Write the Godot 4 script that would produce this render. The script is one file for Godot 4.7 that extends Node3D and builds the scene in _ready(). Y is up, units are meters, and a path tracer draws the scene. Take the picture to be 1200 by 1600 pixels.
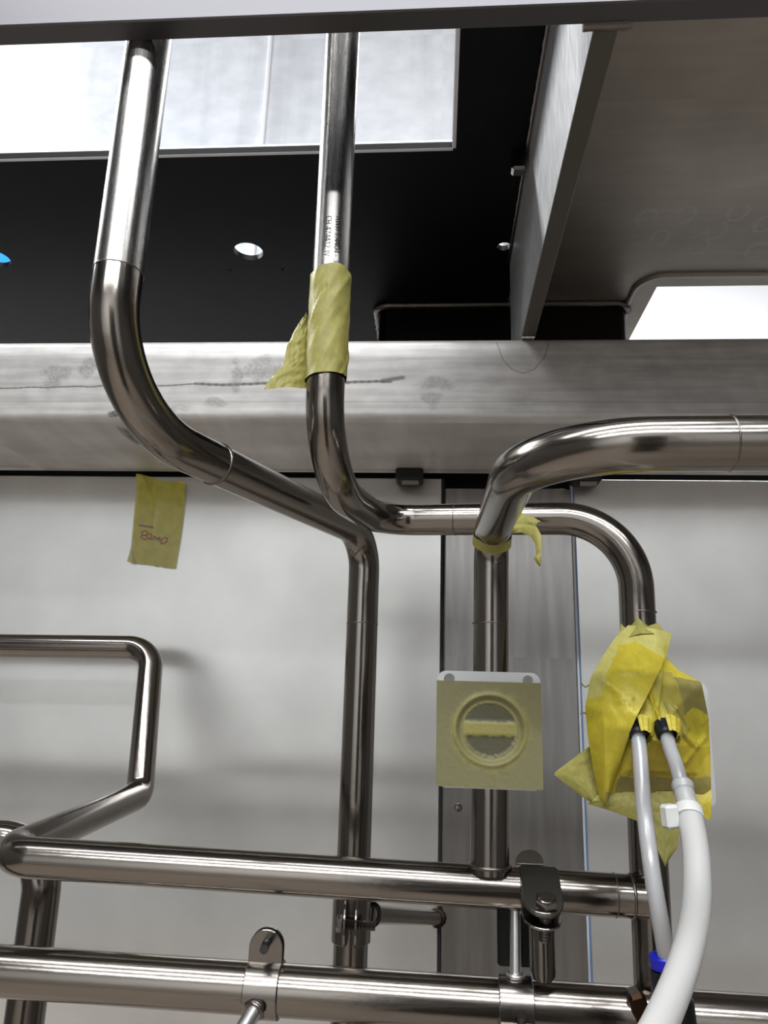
extends Node3D
# Stainless process piping under the frame of a machine, seen from below in a plant hall.
# y is up, metres; the eye stands at 1.45 m, the machine's rear cladding lies at z = -0.80.

const EYE := 1.45
var M := {}
var taken := {}
const LAMP_TOP := 2.5
const LAMP_REAR := 3.0
const LAMP_SIDE := 8.0
const LAMP_MID := 4.0
const LAMP_FRONT := 12.0

# ------------------------------------------------------------------ naming and placing
func numbered(called: String) -> String:
	if not taken.has(called):
		taken[called] = 0
		return called
	taken[called] += 1
	return "%s_%03d" % [called, taken[called]]

func thing(called: String, label: String, category: String, at: Vector3, group := "") -> Node3D:
	var o := Node3D.new()
	o.name = numbered(called)
	add_child(o)
	o.position = at
	o.set_meta("label", label)
	o.set_meta("category", category)
	if group != "":
		o.set_meta("group", group)
	return o

func structure(o: Node3D) -> Node3D:
	o.set_meta("kind", "structure")
	return o

# commits a surface built in world coordinates as one named mesh under its thing
func part(called: String, st: SurfaceTool, mat: Material, parent: Node3D) -> MeshInstance3D:
	var mi := MeshInstance3D.new()
	mi.name = called
	mi.mesh = st.commit()
	mi.material_override = mat
	mi.cast_shadow = GeometryInstance3D.SHADOW_CASTING_SETTING_ON
	parent.add_child(mi, true)
	var off := Vector3.ZERO
	var p: Node = parent
	while p != self:
		off += (p as Node3D).position
		p = p.get_parent()
	mi.position = -off
	return mi

func mb() -> SurfaceTool:
	var st := SurfaceTool.new()
	st.begin(Mesh.PRIMITIVE_TRIANGLES)
	return st

# ------------------------------------------------------------------ shapes
func tri(st: SurfaceTool, a: Vector3, b: Vector3, c: Vector3, n: Vector3, ua := Vector2.ZERO, ub := Vector2.ZERO, uc := Vector2.ZERO) -> void:
	# winds the triangle so that its front (clockwise) looks along n
	if (b - a).cross(c - a).dot(n) > 0.0:
		var t := b; b = c; c = t
		var tu := ub; ub = uc; uc = tu
	st.set_normal(n); st.set_uv(ua); st.add_vertex(a)
	st.set_normal(n); st.set_uv(ub); st.add_vertex(b)
	st.set_normal(n); st.set_uv(uc); st.add_vertex(c)

func quad(st: SurfaceTool, a: Vector3, b: Vector3, c: Vector3, d: Vector3, n: Vector3, uv := []) -> void:
	if uv.is_empty():
		var ex := (b - a).normalized()
		var ey := n.cross(ex)
		uv = []
		for p in [a, b, c, d]:
			uv.append(Vector2(ex.dot(p), ey.dot(p)))
	tri(st, a, b, c, n, uv[0], uv[1], uv[2])
	tri(st, a, c, d, n, uv[0], uv[2], uv[3])

# a grid of points with smooth normals
func lattice(st: SurfaceTool, P: Array, flip := false, uvs := []) -> void:
	var r := P.size()
	var c: int = P[0].size()
	var N := []
	for i in r:
		var row := []
		for j in c:
			var du: Vector3 = P[i][mini(j + 1, c - 1)] - P[i][maxi(j - 1, 0)]
			var dv: Vector3 = P[mini(i + 1, r - 1)][j] - P[maxi(i - 1, 0)][j]
			var n := du.cross(dv).normalized()
			row.append(-n if flip else n)
		N.append(row)
	for i in r - 1:
		for j in c - 1:
			var q := [[i, j], [i, j + 1], [i + 1, j + 1], [i + 1, j]]
			for k in [[0, 1, 2], [0, 2, 3]]:
				var pts := []
				for m in k:
					pts.append(q[m])
				var a: Vector3 = P[pts[0][0]][pts[0][1]]
				var b: Vector3 = P[pts[1][0]][pts[1][1]]
				var e: Vector3 = P[pts[2][0]][pts[2][1]]
				var nn: Vector3 = N[pts[0][0]][pts[0][1]]
				if (b - a).cross(e - a).dot(nn) > 0.0:
					var t = pts[1]; pts[1] = pts[2]; pts[2] = t
				for m in pts:
					st.set_normal(N[m[0]][m[1]])
					if uvs.is_empty():
						st.set_uv(Vector2(float(m[1]) / (c - 1), float(m[0]) / (r - 1)))
					else:
						st.set_uv(uvs[m[0]][m[1]])
					st.add_vertex(P[m[0]][m[1]])

# rounds the corners of a polyline
func fillet(pts: Array, radii: Array, steps := 14) -> PackedVector3Array:
	var out := PackedVector3Array()
	out.append(pts[0])
	for i in range(1, pts.size() - 1):
		var p: Vector3 = pts[i]
		var a: Vector3 = (pts[i - 1] - p).normalized()
		var b: Vector3 = (pts[i + 1] - p).normalized()
		var half := acos(clampf(a.dot(b), -1.0, 1.0)) / 2.0
		var R: float = radii[i - 1]
		var t := R / tan(half)
		var cen := p + (a + b).normalized() * (R / sin(half))
		var s := p + a * t - cen
		var e := p + b * t - cen
		var ang := acos(clampf(s.normalized().dot(e.normalized()), -1.0, 1.0))
		var ax := s.cross(e).normalized()
		for k in steps + 1:
			out.append(cen + s.rotated(ax, ang * k / steps))
	out.append(pts[pts.size() - 1])
	return out

func smooth_path(pts: Array, steps := 10) -> PackedVector3Array:
	var out := PackedVector3Array()
	for i in pts.size() - 1:
		var p0: Vector3 = pts[maxi(i - 1, 0)]
		var p1: Vector3 = pts[i]
		var p2: Vector3 = pts[i + 1]
		var p3: Vector3 = pts[mini(i + 2, pts.size() - 1)]
		for k in steps:
			out.append(p1.cubic_interpolate(p2, p0, p3, float(k) / steps))
	out.append(pts[pts.size() - 1])
	return out

# splits the long straight runs of a path
func dense(path: PackedVector3Array, step: float) -> PackedVector3Array:
	var out := PackedVector3Array()
	for i in path.size() - 1:
		var n := maxi(1, int(ceil(path[i].distance_to(path[i + 1]) / step)))
		for k in n:
			out.append(path[i].lerp(path[i + 1], float(k) / n))
	out.append(path[path.size() - 1])
	return out

# sweeps a circle along a path; radius is one number or one for each point
func tube(st: SurfaceTool, path: PackedVector3Array, radius, seg := 36, cap := true) -> void:
	var n := path.size()
	var up := Vector3(0.31, 0.2, 0.93)
	var T := (path[1] - path[0]).normalized()
	var U := (up - T * up.dot(T)).normalized()
	var along := 0.0
	var rows := []
	var nrm := []
	var vs := []
	for i in n:
		var t: Vector3
		if i == 0:
			t = (path[1] - path[0]).normalized()
		elif i == n - 1:
			t = (path[n - 1] - path[n - 2]).normalized()
		else:
			t = ((path[i] - path[i - 1]).normalized() + (path[i + 1] - path[i]).normalized()).normalized()
		U = (U - t * U.dot(t)).normalized()
		var W := t.cross(U)
		if i > 0:
			along += path[i].distance_to(path[i - 1])
		var r: float = radius if radius is float else radius[i]
		var row := PackedVector3Array()
		var nr := PackedVector3Array()
		for k in seg + 1:
			var a := TAU * k / seg
			var d := U * cos(a) + W * sin(a)
			row.append(path[i] + d * r)
			nr.append(d)
		rows.append(row); nrm.append(nr); vs.append(along)
	for i in n - 1:
		for k in seg:
			var ids := [[i, k], [i + 1, k], [i + 1, k + 1], [i, k + 1]]
			for m in [0, 1, 2, 0, 2, 3]:
				var q = ids[m]
				st.set_normal(nrm[q[0]][q[1]])
				st.set_uv(Vector2(float(q[1]) / seg, vs[q[0]] * 14.0))
				st.add_vertex(rows[q[0]][q[1]])
	if cap:
		for e in [0, n - 1]:
			var t := (path[0] - path[1]).normalized() if e == 0 else (path[n - 1] - path[n - 2]).normalized()
			for k in seg:
				tri(st, path[e], rows[e][k], rows[e][k + 1], t)

func rod(st: SurfaceTool, a: Vector3, b: Vector3, r: float, seg := 20) -> void:
	tube(st, PackedVector3Array([a, b]), r, seg)

# a surface of revolution: profile of (radius, along) about an axis
func lathe(st: SurfaceTool, origin: Vector3, axis: Vector3, prof: Array, seg := 36) -> void:
	var A := axis.normalized()
	var U := A.cross(Vector3(0.2, 0.3, 1.0)).normalized()
	var W := A.cross(U)
	for i in prof.size() - 1:
		var p: Vector2 = prof[i]
		var q: Vector2 = prof[i + 1]
		var dn := Vector2(q.y - p.y, -(q.x - p.x)).normalized()
		for k in seg:
			var v := []
			var nn := []
			for kk in [k, k + 1]:
				var d := U * cos(TAU * kk / seg) + W * sin(TAU * kk / seg)
				v.append([origin + d * p.x + A * p.y, origin + d * q.x + A * q.y])
				nn.append(d * dn.x + A * dn.y)
			for id in [[0, 0], [0, 1], [1, 1], [0, 0], [1, 1], [1, 0]]:
				st.set_normal(nn[id[0]])
				st.set_uv(Vector2(float(k + id[0]) / seg, float(i + id[1]) / prof.size()))
				st.add_vertex(v[id[0]][id[1]])

# a box with chamfered edges in a turned frame
func rbox(st: SurfaceTool, c: Vector3, size: Vector3, ch := 0.001, b := Basis.IDENTITY) -> void:
	var h := size / 2.0
	var e := [h.x, h.y, h.z]
	for ax in 3:
		var u := (ax + 1) % 3
		var v := (ax + 2) % 3
		for s in [-1.0, 1.0]:
			var n := Vector3.ZERO
			n[ax] = s
			var q := []
			for k in [[-1, -1], [1, -1], [1, 1], [-1, 1]]:
				var p := Vector3.ZERO
				p[ax] = s * e[ax]
				p[u] = k[0] * (e[u] - ch)
				p[v] = k[1] * (e[v] - ch)
				q.append(c + b * p)
			quad(st, q[0], q[1], q[2], q[3], b * n)
		for s in [-1.0, 1.0]:
			for t in [-1.0, 1.0]:
				var n := Vector3.ZERO
				n[u] = s; n[v] = t
				var q := []
				for k in [[0, -1], [0, 1], [1, 1], [1, -1]]:
					var p := Vector3.ZERO
					p[ax] = k[1] * (e[ax] - ch)
					p[u] = s * (e[u] - (ch if k[0] == 1 else 0.0))
					p[v] = t * (e[v] - (0.0 if k[0] == 1 else ch))
					q.append(c + b * p)
				quad(st, q[0], q[1], q[2], q[3], (b * n).normalized())
	for sx in [-1.0, 1.0]:
		for sy in [-1.0, 1.0]:
			for sz in [-1.0, 1.0]:
				var s := Vector3(sx, sy, sz)
				var q := []
				for k in 3:
					var p := Vector3.ZERO
					for m in 3:
						p[m] = s[m] * (e[m] - (0.0 if m == k else ch))
					q.append(c + b * p)
				tri(st, q[0], q[1], q[2], (b * s).normalized())

# a flat outline (counter-clockwise in A, B) given thickness along C, with chamfered rims
func prism(st: SurfaceTool, poly: PackedVector2Array, o: Vector3, A: Vector3, B: Vector3, C: Vector3, depth: float, ch := 0.0004) -> void:
	var n := poly.size()
	if Geometry2D.is_polygon_clockwise(poly):
		poly.reverse()
	var inset := PackedVector2Array()
	var outw := []
	for i in n:
		var e0 := (poly[i] - poly[(i + n - 1) % n]).normalized()
		var e1 := (poly[(i + 1) % n] - poly[i]).normalized()
		var nrm := (Vector2(e0.y, -e0.x) + Vector2(e1.y, -e1.x)).normalized()
		outw.append(nrm)
		inset.append(poly[i] - nrm * ch)
	var idx := Geometry2D.triangulate_polygon(inset)
	for s in [0, 1]:
		var z := 0.0 if s == 0 else depth
		var nn := -C if s == 0 else C
		for k in range(0, idx.size(), 3):
			var q := [inset[idx[k]], inset[idx[k + 1]], inset[idx[k + 2]]]
			tri(st, o + A * q[0].x + B * q[0].y + C * z, o + A * q[1].x + B * q[1].y + C * z, o + A * q[2].x + B * q[2].y + C * z, nn, q[0], q[1], q[2])
	for i in n:
		var j := (i + 1) % n
		var side := (Vector2((poly[j] - poly[i]).y, -(poly[j] - poly[i]).x)).normalized()
		var wn := A * side.x + B * side.y
		var lev := [[inset, 0.0], [poly, ch], [poly, depth - ch], [inset, depth]]
		for k in 3:
			var nn := wn
			if k == 0: nn = (wn - C).normalized()
			if k == 2: nn = (wn + C).normalized()
			var p0: Vector2 = lev[k][0][i]
			var p1: Vector2 = lev[k][0][j]
			var p2: Vector2 = lev[k + 1][0][j]
			var p3: Vector2 = lev[k + 1][0][i]
			quad(st, o + A * p0.x + B * p0.y + C * lev[k][1], o + A * p1.x + B * p1.y + C * lev[k][1], o + A * p2.x + B * p2.y + C * lev[k + 1][1], o + A * p3.x + B * p3.y + C * lev[k + 1][1], nn)

func round_rect(w: float, h: float, r: float, steps := 6) -> PackedVector2Array:
	var out := PackedVector2Array()
	for q in [[1, 1, 0.0], [-1, 1, PI / 2], [-1, -1, PI], [1, -1, PI * 1.5]]:
		for k in steps + 1:
			var a: float = q[2] + PI / 2 * k / steps
			out.append(Vector2(q[0] * (w / 2 - r) + r * cos(a), q[1] * (h / 2 - r) + r * sin(a)))
	return out

# tongue: straight sides with a round end, root at 0 growing along +y
func tongue(w: float, l: float) -> PackedVector2Array:
	var out := PackedVector2Array([Vector2(-w / 2, 0), Vector2(w / 2, 0)])
	for k in 13:
		var a := PI * k / 12
		out.append(Vector2(w / 2 * cos(a), l - w / 2 + w / 2 * sin(a)))
	return out

# an uneven weld bead along a path
func bead(st: SurfaceTool, path: PackedVector3Array, r: float, seed_: int, closed := false) -> void:
	var rng := RandomNumberGenerator.new()
	rng.seed = seed_
	var rr := []
	for i in path.size():
		rr.append(r * (0.85 + 0.3 * rng.randf()) * (1.0 if i % 2 == 0 else 0.86))
	if closed:
		rr[path.size() - 1] = rr[0]
	tube(st, path, rr, 10, not closed)

func ring_path(c: Vector3, axis: Vector3, R: float, n := 44) -> PackedVector3Array:
	var A := axis.normalized()
	var U := A.cross(Vector3(0.2, 0.35, 1.0)).normalized()
	var W := A.cross(U)
	var out := PackedVector3Array()
	for k in n + 1:
		var a := TAU * k / n
		out.append(c + (U * cos(a) + W * sin(a)) * R)
	return out

# a shallow ground-down weld seam round a pipe
func seam(called: String, c: Vector3, axis: Vector3, R: float, mat: Material, parent: Node3D, h := 0.0006, s := 1) -> void:
	var st := mb()
	bead(st, ring_path(c, axis, R - h * 0.6, 60), h * 1.7, s, true)
	part(called, st, mat, parent)

# a flat plate lying in x, z with cut-outs: cells between xs and ds, cut[i][j] is "" solid, "o" open, or a Vector3(x, d, r) round hole
func deck(st: SurfaceTool, xs: Array, ds: Array, cut: Dictionary, y: float, th: float) -> void:
	for i in xs.size() - 1:
		for j in ds.size() - 1:
			var x0: float = xs[i]
			var x1: float = xs[i + 1]
			var d0: float = ds[j]
			var d1: float = ds[j + 1]
			var key := Vector2i(i, j)
			var c = cut.get(key, "")
			if c is String and c == "o":
				continue
			if c is String:
				for s in [0, 1]:
					var yy := y if s == 0 else y + th
					var n := Vector3.DOWN if s == 0 else Vector3.UP
					quad(st, Vector3(x0, yy, -d0), Vector3(x1, yy, -d0), Vector3(x1, yy, -d1), Vector3(x0, yy, -d1), n, [Vector2(x0, d0), Vector2(x1, d0), Vector2(x1, d1), Vector2(x0, d1)])
			else:
				var N := 48
				for k in N:
					var q := []
					for kk in [k, k + 1]:
						var a: float = TAU * kk / N
						var dir := Vector2(cos(a), sin(a))
						var cc := Vector2(c.x, c.y)
						var t := 1e9
						if absf(dir.x) > 1e-6: t = minf(t, ((x1 if dir.x > 0 else x0) - cc.x) / dir.x)
						if absf(dir.y) > 1e-6: t = minf(t, ((d1 if dir.y > 0 else d0) - cc.y) / dir.y)
						q.append([cc + dir * c.z, cc + dir * t, dir])
					for s in [0, 1]:
						var yy := y if s == 0 else y + th
						var n := Vector3.DOWN if s == 0 else Vector3.UP
						quad(st, Vector3(q[0][0].x, yy, -q[0][0].y), Vector3(q[0][1].x, yy, -q[0][1].y), Vector3(q[1][1].x, yy, -q[1][1].y), Vector3(q[1][0].x, yy, -q[1][0].y), n, [q[0][0], q[0][1], q[1][1], q[1][0]])
					var inn := Vector3(-q[0][2].x, 0, q[0][2].y)
					quad(st, Vector3(q[0][0].x, y, -q[0][0].y), Vector3(q[1][0].x, y, -q[1][0].y), Vector3(q[1][0].x, y + th, -q[1][0].y), Vector3(q[0][0].x, y + th, -q[0][0].y), inn)
			# walls where a neighbour is open or the plate ends
			for e in [[-1, 0], [1, 0], [0, -1], [0, 1]]:
				var k2: Vector2i = key + Vector2i(e[0], e[1])
				var outside: bool = k2.x < 0 or k2.y < 0 or k2.x >= xs.size() - 1 or k2.y >= ds.size() - 1
				var oc = cut.get(k2, "")
				if outside or (oc is String and oc == "o"):
					var a := Vector3(x0, y, -d0)
					var b := Vector3(x0, y, -d1)
					if e[0] == 1: a = Vector3(x1, y, -d0); b = Vector3(x1, y, -d1)
					if e[1] == -1: a = Vector3(x0, y, -d0); b = Vector3(x1, y, -d0)
					if e[1] == 1: a = Vector3(x0, y, -d1); b = Vector3(x1, y, -d1)
					quad(st, a, b, b + Vector3(0, th, 0), a + Vector3(0, th, 0), Vector3(e[0], 0, -e[1]))

# ------------------------------------------------------------------ materials
func noise_tex(seed_: int, freq: float, lo: Color, hi: Color, w := 512, h := 512, oct := 4) -> NoiseTexture2D:
	var n := FastNoiseLite.new()
	n.seed = seed_
	n.frequency = freq
	n.fractal_octaves = oct
	n.noise_type = FastNoiseLite.TYPE_SIMPLEX_SMOOTH
	var t := NoiseTexture2D.new()
	t.width = w; t.height = h
	t.seamless = true
	t.noise = n
	var g := Gradient.new()
	g.offsets = PackedFloat32Array([0.0, 1.0])
	g.colors = PackedColorArray([lo, hi])
	t.color_ramp = g
	return t

# grain drawn out along one direction: the brushing of rolled or polished steel
func grain_image(w: int, h: int, seed_: int, lo: float, hi: float, fx: float, fy: float) -> Image:
	var im := Image.create(w, h, true, Image.FORMAT_RGB8)
	var a := FastNoiseLite.new()
	a.seed = seed_; a.frequency = 1.0; a.fractal_octaves = 4
	for y in h:
		for x in w:
			# wraps round in x
			var an := TAU * x / w
			var v := a.get_noise_3d(cos(an) * fx * w / TAU, sin(an) * fx * w / TAU, y * fy) * 0.5 + 0.5
			v = lerpf(lo, hi, clampf((v - 0.25) * 2.0, 0.0, 1.0))
			im.set_pixel(x, y, Color(v, v, v))
	im.generate_mipmaps()
	return im

func tex(im: Image) -> ImageTexture:
	if not im.has_mipmaps():
		im.generate_mipmaps()
	return ImageTexture.create_from_image(im)

func steel(col: Color, rough: float, grain: Texture2D = null) -> StandardMaterial3D:
	var m := StandardMaterial3D.new()
	m.albedo_color = col
	m.metallic = 1.0
	m.roughness = rough
	if grain:
		m.roughness_texture = grain
		m.roughness_texture_channel = BaseMaterial3D.TEXTURE_CHANNEL_RED
	return m

func plain(col: Color, rough: float, spec := 0.5) -> StandardMaterial3D:
	var m := StandardMaterial3D.new()
	m.albedo_color = col
	m.roughness = rough
	m.metallic_specular = spec
	return m

# draws a soft stroke into an image
func stroke(im: Image, pts: Array, rad: float, col: Color, strength := 1.0) -> void:
	for i in pts.size() - 1:
		var a: Vector2 = pts[i]
		var b: Vector2 = pts[i + 1]
		var x0 := int(minf(a.x, b.x) - rad - 1)
		var x1 := int(maxf(a.x, b.x) + rad + 2)
		var y0 := int(minf(a.y, b.y) - rad - 1)
		var y1 := int(maxf(a.y, b.y) + rad + 2)
		for y in range(maxi(0, y0), mini(im.get_height(), y1)):
			for x in range(maxi(0, x0), mini(im.get_width(), x1)):
				var p := Vector2(x, y)
				var q := Geometry2D.get_closest_point_to_segment(p, a, b)
				var k := clampf(1.3 - p.distance_to(q) / rad, 0.0, 1.0) * strength
				if k > 0.0:
					im.set_pixel(x, y, im.get_pixel(x, y).lerp(col, minf(1.0, k)))

# a patch of smudge with a broken outline
func smudge(im: Image, c: Vector2, r: Vector2, col: Color, strength: float, n: FastNoiseLite) -> void:
	for y in range(maxi(0, int(c.y - r.y * 1.4)), mini(im.get_height(), int(c.y + r.y * 1.4))):
		for x in range(maxi(0, int(c.x - r.x * 1.4)), mini(im.get_width(), int(c.x + r.x * 1.4))):
			var d := Vector2((x - c.x) / r.x, (y - c.y) / r.y).length() + n.get_noise_2d(x * 1.0, y * 1.0) * 0.6
			var k := clampf((1.0 - d) * 2.2, 0.0, 1.0) * strength * (0.7 + 0.6 * n.get_noise_2d(x * 5.0 + 90, y * 5.0))
			if k > 0.0:
				im.set_pixel(x, y, im.get_pixel(x, y).lerp(col, clampf(k, 0.0, 1.0)))

# rolled plate with round grinding scuffs; the image spans half a metre
func deck_image() -> Image:
	var im := Image.create(512, 512, false, Image.FORMAT_RGB8)
	var n := FastNoiseLite.new()
	n.seed = 23; n.frequency = 0.01; n.fractal_octaves = 4
	for y in 512:
		for x in 512:
			var v := 0.92 + 0.06 * n.get_noise_2d(x, y) + 0.03 * n.get_noise_2d(x * 0.7 + 90, y * 9.0)
			im.set_pixel(x, y, Color(v, v * 0.99, v * 0.98))
	for q in [[0.238, 0.644], [0.287, 0.642], [0.269, 0.697], [0.329, 0.706], [0.224, 0.681], [0.202, 0.648], [0.277, 0.670], [0.320, 0.661]]:
		var c := Vector2(fposmod(q[0] * 2.0, 1.0), fposmod(q[1] * 2.0, 1.0)) * 512.0
		var pts := []
		for k in 15:
			var a: float = TAU * k / 18.0 + q[0] * 40.0
			pts.append(c + Vector2(cos(a) * 9.0, sin(a) * 13.0))
		stroke(im, pts, 2.4, Color(1, 1, 1), 0.32)
		stroke(im, [c + Vector2(-26, 12), c + Vector2(-12, 4), c + Vector2(0, 2)], 2.0, Color(1, 1, 1), 0.25)
	return im

func make_materials() -> void:
	# pipes: drawn stainless, fine long grain
	var g1 := ImageTexture.create_from_image(grain_image(256, 256, 3, 0.75, 1.0, 0.22, 0.02))
	M.pipe = steel(Color(0.51, 0.487, 0.462), 0.20, g1)
	M.satin = steel(Color(0.57, 0.56, 0.55), 0.30, g1)
	M.satin.uv1_scale = Vector3(2, 0.5, 1)
	M.pipe.uv1_scale = Vector3(2, 0.5, 1)
	var gn := NoiseTexture2D.new()
	var fn := FastNoiseLite.new()
	fn.seed = 8; fn.frequency = 0.05; fn.fractal_octaves = 3
	gn.noise = fn; gn.width = 256; gn.height = 256; gn.seamless = true; gn.as_normal_map = true; gn.bump_strength = 1.2
	M.pipe.normal_enabled = true
	M.pipe.normal_texture = gn
	M.pipe.normal_scale = 0.05
	M.bright = steel(Color(0.86, 0.86, 0.86), 0.32)
	M.clamp = steel(Color(0.52, 0.50, 0.48), 0.24, g1)
	M.clamp_dark = steel(Color(0.34, 0.335, 0.32), 0.3)
	M.weld = steel(Color(0.45, 0.42, 0.40), 0.32)
	M.tint = steel(Color(0.20, 0.14, 0.10), 0.4)
	M.thread = steel(Color(0.35, 0.34, 0.33), 0.35)
	M.flat = steel(Color(0.50, 0.48, 0.45), 0.38)
	M.flat.roughness_texture = tex(grain_image(256, 256, 5, 0.8, 1.0, 0.02, 0.3))
	M.flat.albedo_texture = noise_tex(14, 0.008, Color(0.9, 0.89, 0.88), Color(1, 1, 1))
	M.flat.uv1_scale = Vector3(9, 9, 1)
	M.rib = steel(Color(0.80, 0.80, 0.80), 0.5)
	M.rib.metallic = 0.5
	M.rib.albedo_texture = tex(grain_image(256, 256, 15, 0.78, 1.0, 0.02, 0.25))
	M.rib.uv1_scale = Vector3(6, 6, 1)
	M.black_hole = plain(Color(0.02, 0.02, 0.02), 0.6)
	M.dark_deck = plain(Color(0.065, 0.066, 0.075), 0.5, 0.25)
	M.dark_deck.albedo_texture = noise_tex(22, 0.01, Color(0.8, 0.8, 0.8), Color(1, 1, 1))
	M.dark_deck.uv1_scale = Vector3(4, 4, 1)
	M.right_deck = steel(Color(0.68, 0.655, 0.62), 0.45)
	M.right_deck.metallic = 0.6
	M.edge = steel(Color(0.35, 0.345, 0.355), 0.42)
	M.cut_edge = steel(Color(0.40, 0.385, 0.36), 0.5)
	M.right_deck.albedo_texture = tex(deck_image())
	M.right_deck.uv1_scale = Vector3(2, 2, 1)
	M.box = steel(Color(0.20, 0.19, 0.19), 0.4)
	M.sheet = plain(Color(0.90, 0.90, 0.91), 0.4)
	M.rim = steel(Color(0.88, 0.88, 0.89), 0.3)
	M.rim.metallic = 0.3
	M.post = steel(Color(0.66, 0.65, 0.64), 0.30)
	M.post.anisotropy_enabled = true
	M.post.anisotropy = 0.9
	M.post.albedo_texture = tex(grain_image(256, 512, 25, 0.9, 1.0, 0.05, 0.006))
	M.post.uv1_scale = Vector3(6, 2, 1)
	M.film = plain(Color(0.93, 0.928, 0.92), 0.31, 0.6)
	M.film.anisotropy_enabled = true
	M.film.anisotropy = 0.95
	M.film.metallic = 0.85
	M.film.albedo_texture = noise_tex(31, 0.006, Color(0.93, 0.93, 0.93), Color(1, 1, 1))
	M.film.uv1_scale = Vector3(2, 2, 1)
	M.blue_film = plain(Color(0.36, 0.50, 0.68), 0.3)
	M.pale_film = plain(Color(0.80, 0.81, 0.83), 0.3)
	M.gasket = plain(Color(0.05, 0.05, 0.05), 0.7)
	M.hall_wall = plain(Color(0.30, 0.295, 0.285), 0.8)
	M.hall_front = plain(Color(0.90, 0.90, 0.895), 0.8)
	M.cabinet = plain(Color(0.20, 0.195, 0.185), 0.5)
	M.hall_floor = plain(Color(0.58, 0.54, 0.50), 0.5)
	M.dado = plain(Color(0.74, 0.735, 0.72), 0.7)
	M.hall_ceiling = plain(Color(0.42, 0.42, 0.42), 0.9)
	M.white_panel = plain(Color(0.92, 0.92, 0.93), 0.45)
	M.blue = plain(Color(0.06, 0.62, 0.95), 0.4)
	M.hose = plain(Color(0.65, 0.65, 0.645), 0.28)
	M.hose.subsurf_scatter_enabled = true
	M.hose.subsurf_scatter_strength = 0.25
	M.clear_tube = plain(Color(0.57, 0.575, 0.58), 0.2)
	M.clear_tube.subsurf_scatter_enabled = true
	M.clear_tube.subsurf_scatter_strength = 0.3
	M.tie = plain(Color(0.74, 0.74, 0.73), 0.35)
	M.collar = plain(Color(0.01, 0.06, 0.62), 0.35)
	M.black = plain(Color(0.02, 0.02, 0.025), 0.3)
	M.navy = plain(Color(0.03, 0.05, 0.10), 0.35)
	M.ink = plain(Color(0.03, 0.03, 0.035), 0.6)
	# masking tape
	M.tape = plain(Color(1, 1, 1), 0.5, 0.4)
	M.tape.albedo_texture = noise_tex(41, 0.03, Color(0.52, 0.50, 0.27), Color(0.605, 0.58, 0.31), 256, 256)
	M.tape.backlight_enabled = true
	M.tape.backlight = Color(0.25, 0.24, 0.10)
	M.tape_strong = plain(Color(1, 1, 1), 0.42, 0.4)
	M.tape_strong.albedo_texture = noise_tex(42, 0.02, Color(0.60, 0.545, 0.16), Color(0.69, 0.635, 0.23), 256, 256)
	M.tape_strong.backlight_enabled = true
	M.tape_strong.backlight = Color(0.2, 0.18, 0.04)

func lamp(label: String, x: float, y: float, z: float, w: float, d: float, energy: float, glow: float) -> void:
	var t := thing("ceiling_lamp", label, "lamp", Vector3(x, y, z), "lamps on the hall ceiling")
	var st := mb()
	rbox(st, Vector3(x, y + 0.03, z), Vector3(w + 0.04, 0.05, d + 0.04), 0.004)
	part("housing", st, M.tie, t)
	var g := plain(Color(1, 1, 1), 0.6)
	g.emission_enabled = true
	g.emission = Color(0.98, 0.99, 1.0)
	g.emission_energy_multiplier = glow
	var s2 := mb()
	rbox(s2, Vector3(x, y, z), Vector3(w, 0.012, d), 0.002)
	part("diffuser", s2, g, t)
	var l := AreaLight3D.new()
	l.name = "light"
	l.area_size = Vector2(w, d)
	l.light_energy = energy
	l.light_color = Color(0.98, 0.99, 1.0)
	l.shadow_enabled = true
	l.area_range = 12.0
	t.add_child(l)
	l.position = Vector3(0, -0.012, 0)
	l.rotation_degrees = Vector3(-90, 0, 0)

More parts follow.
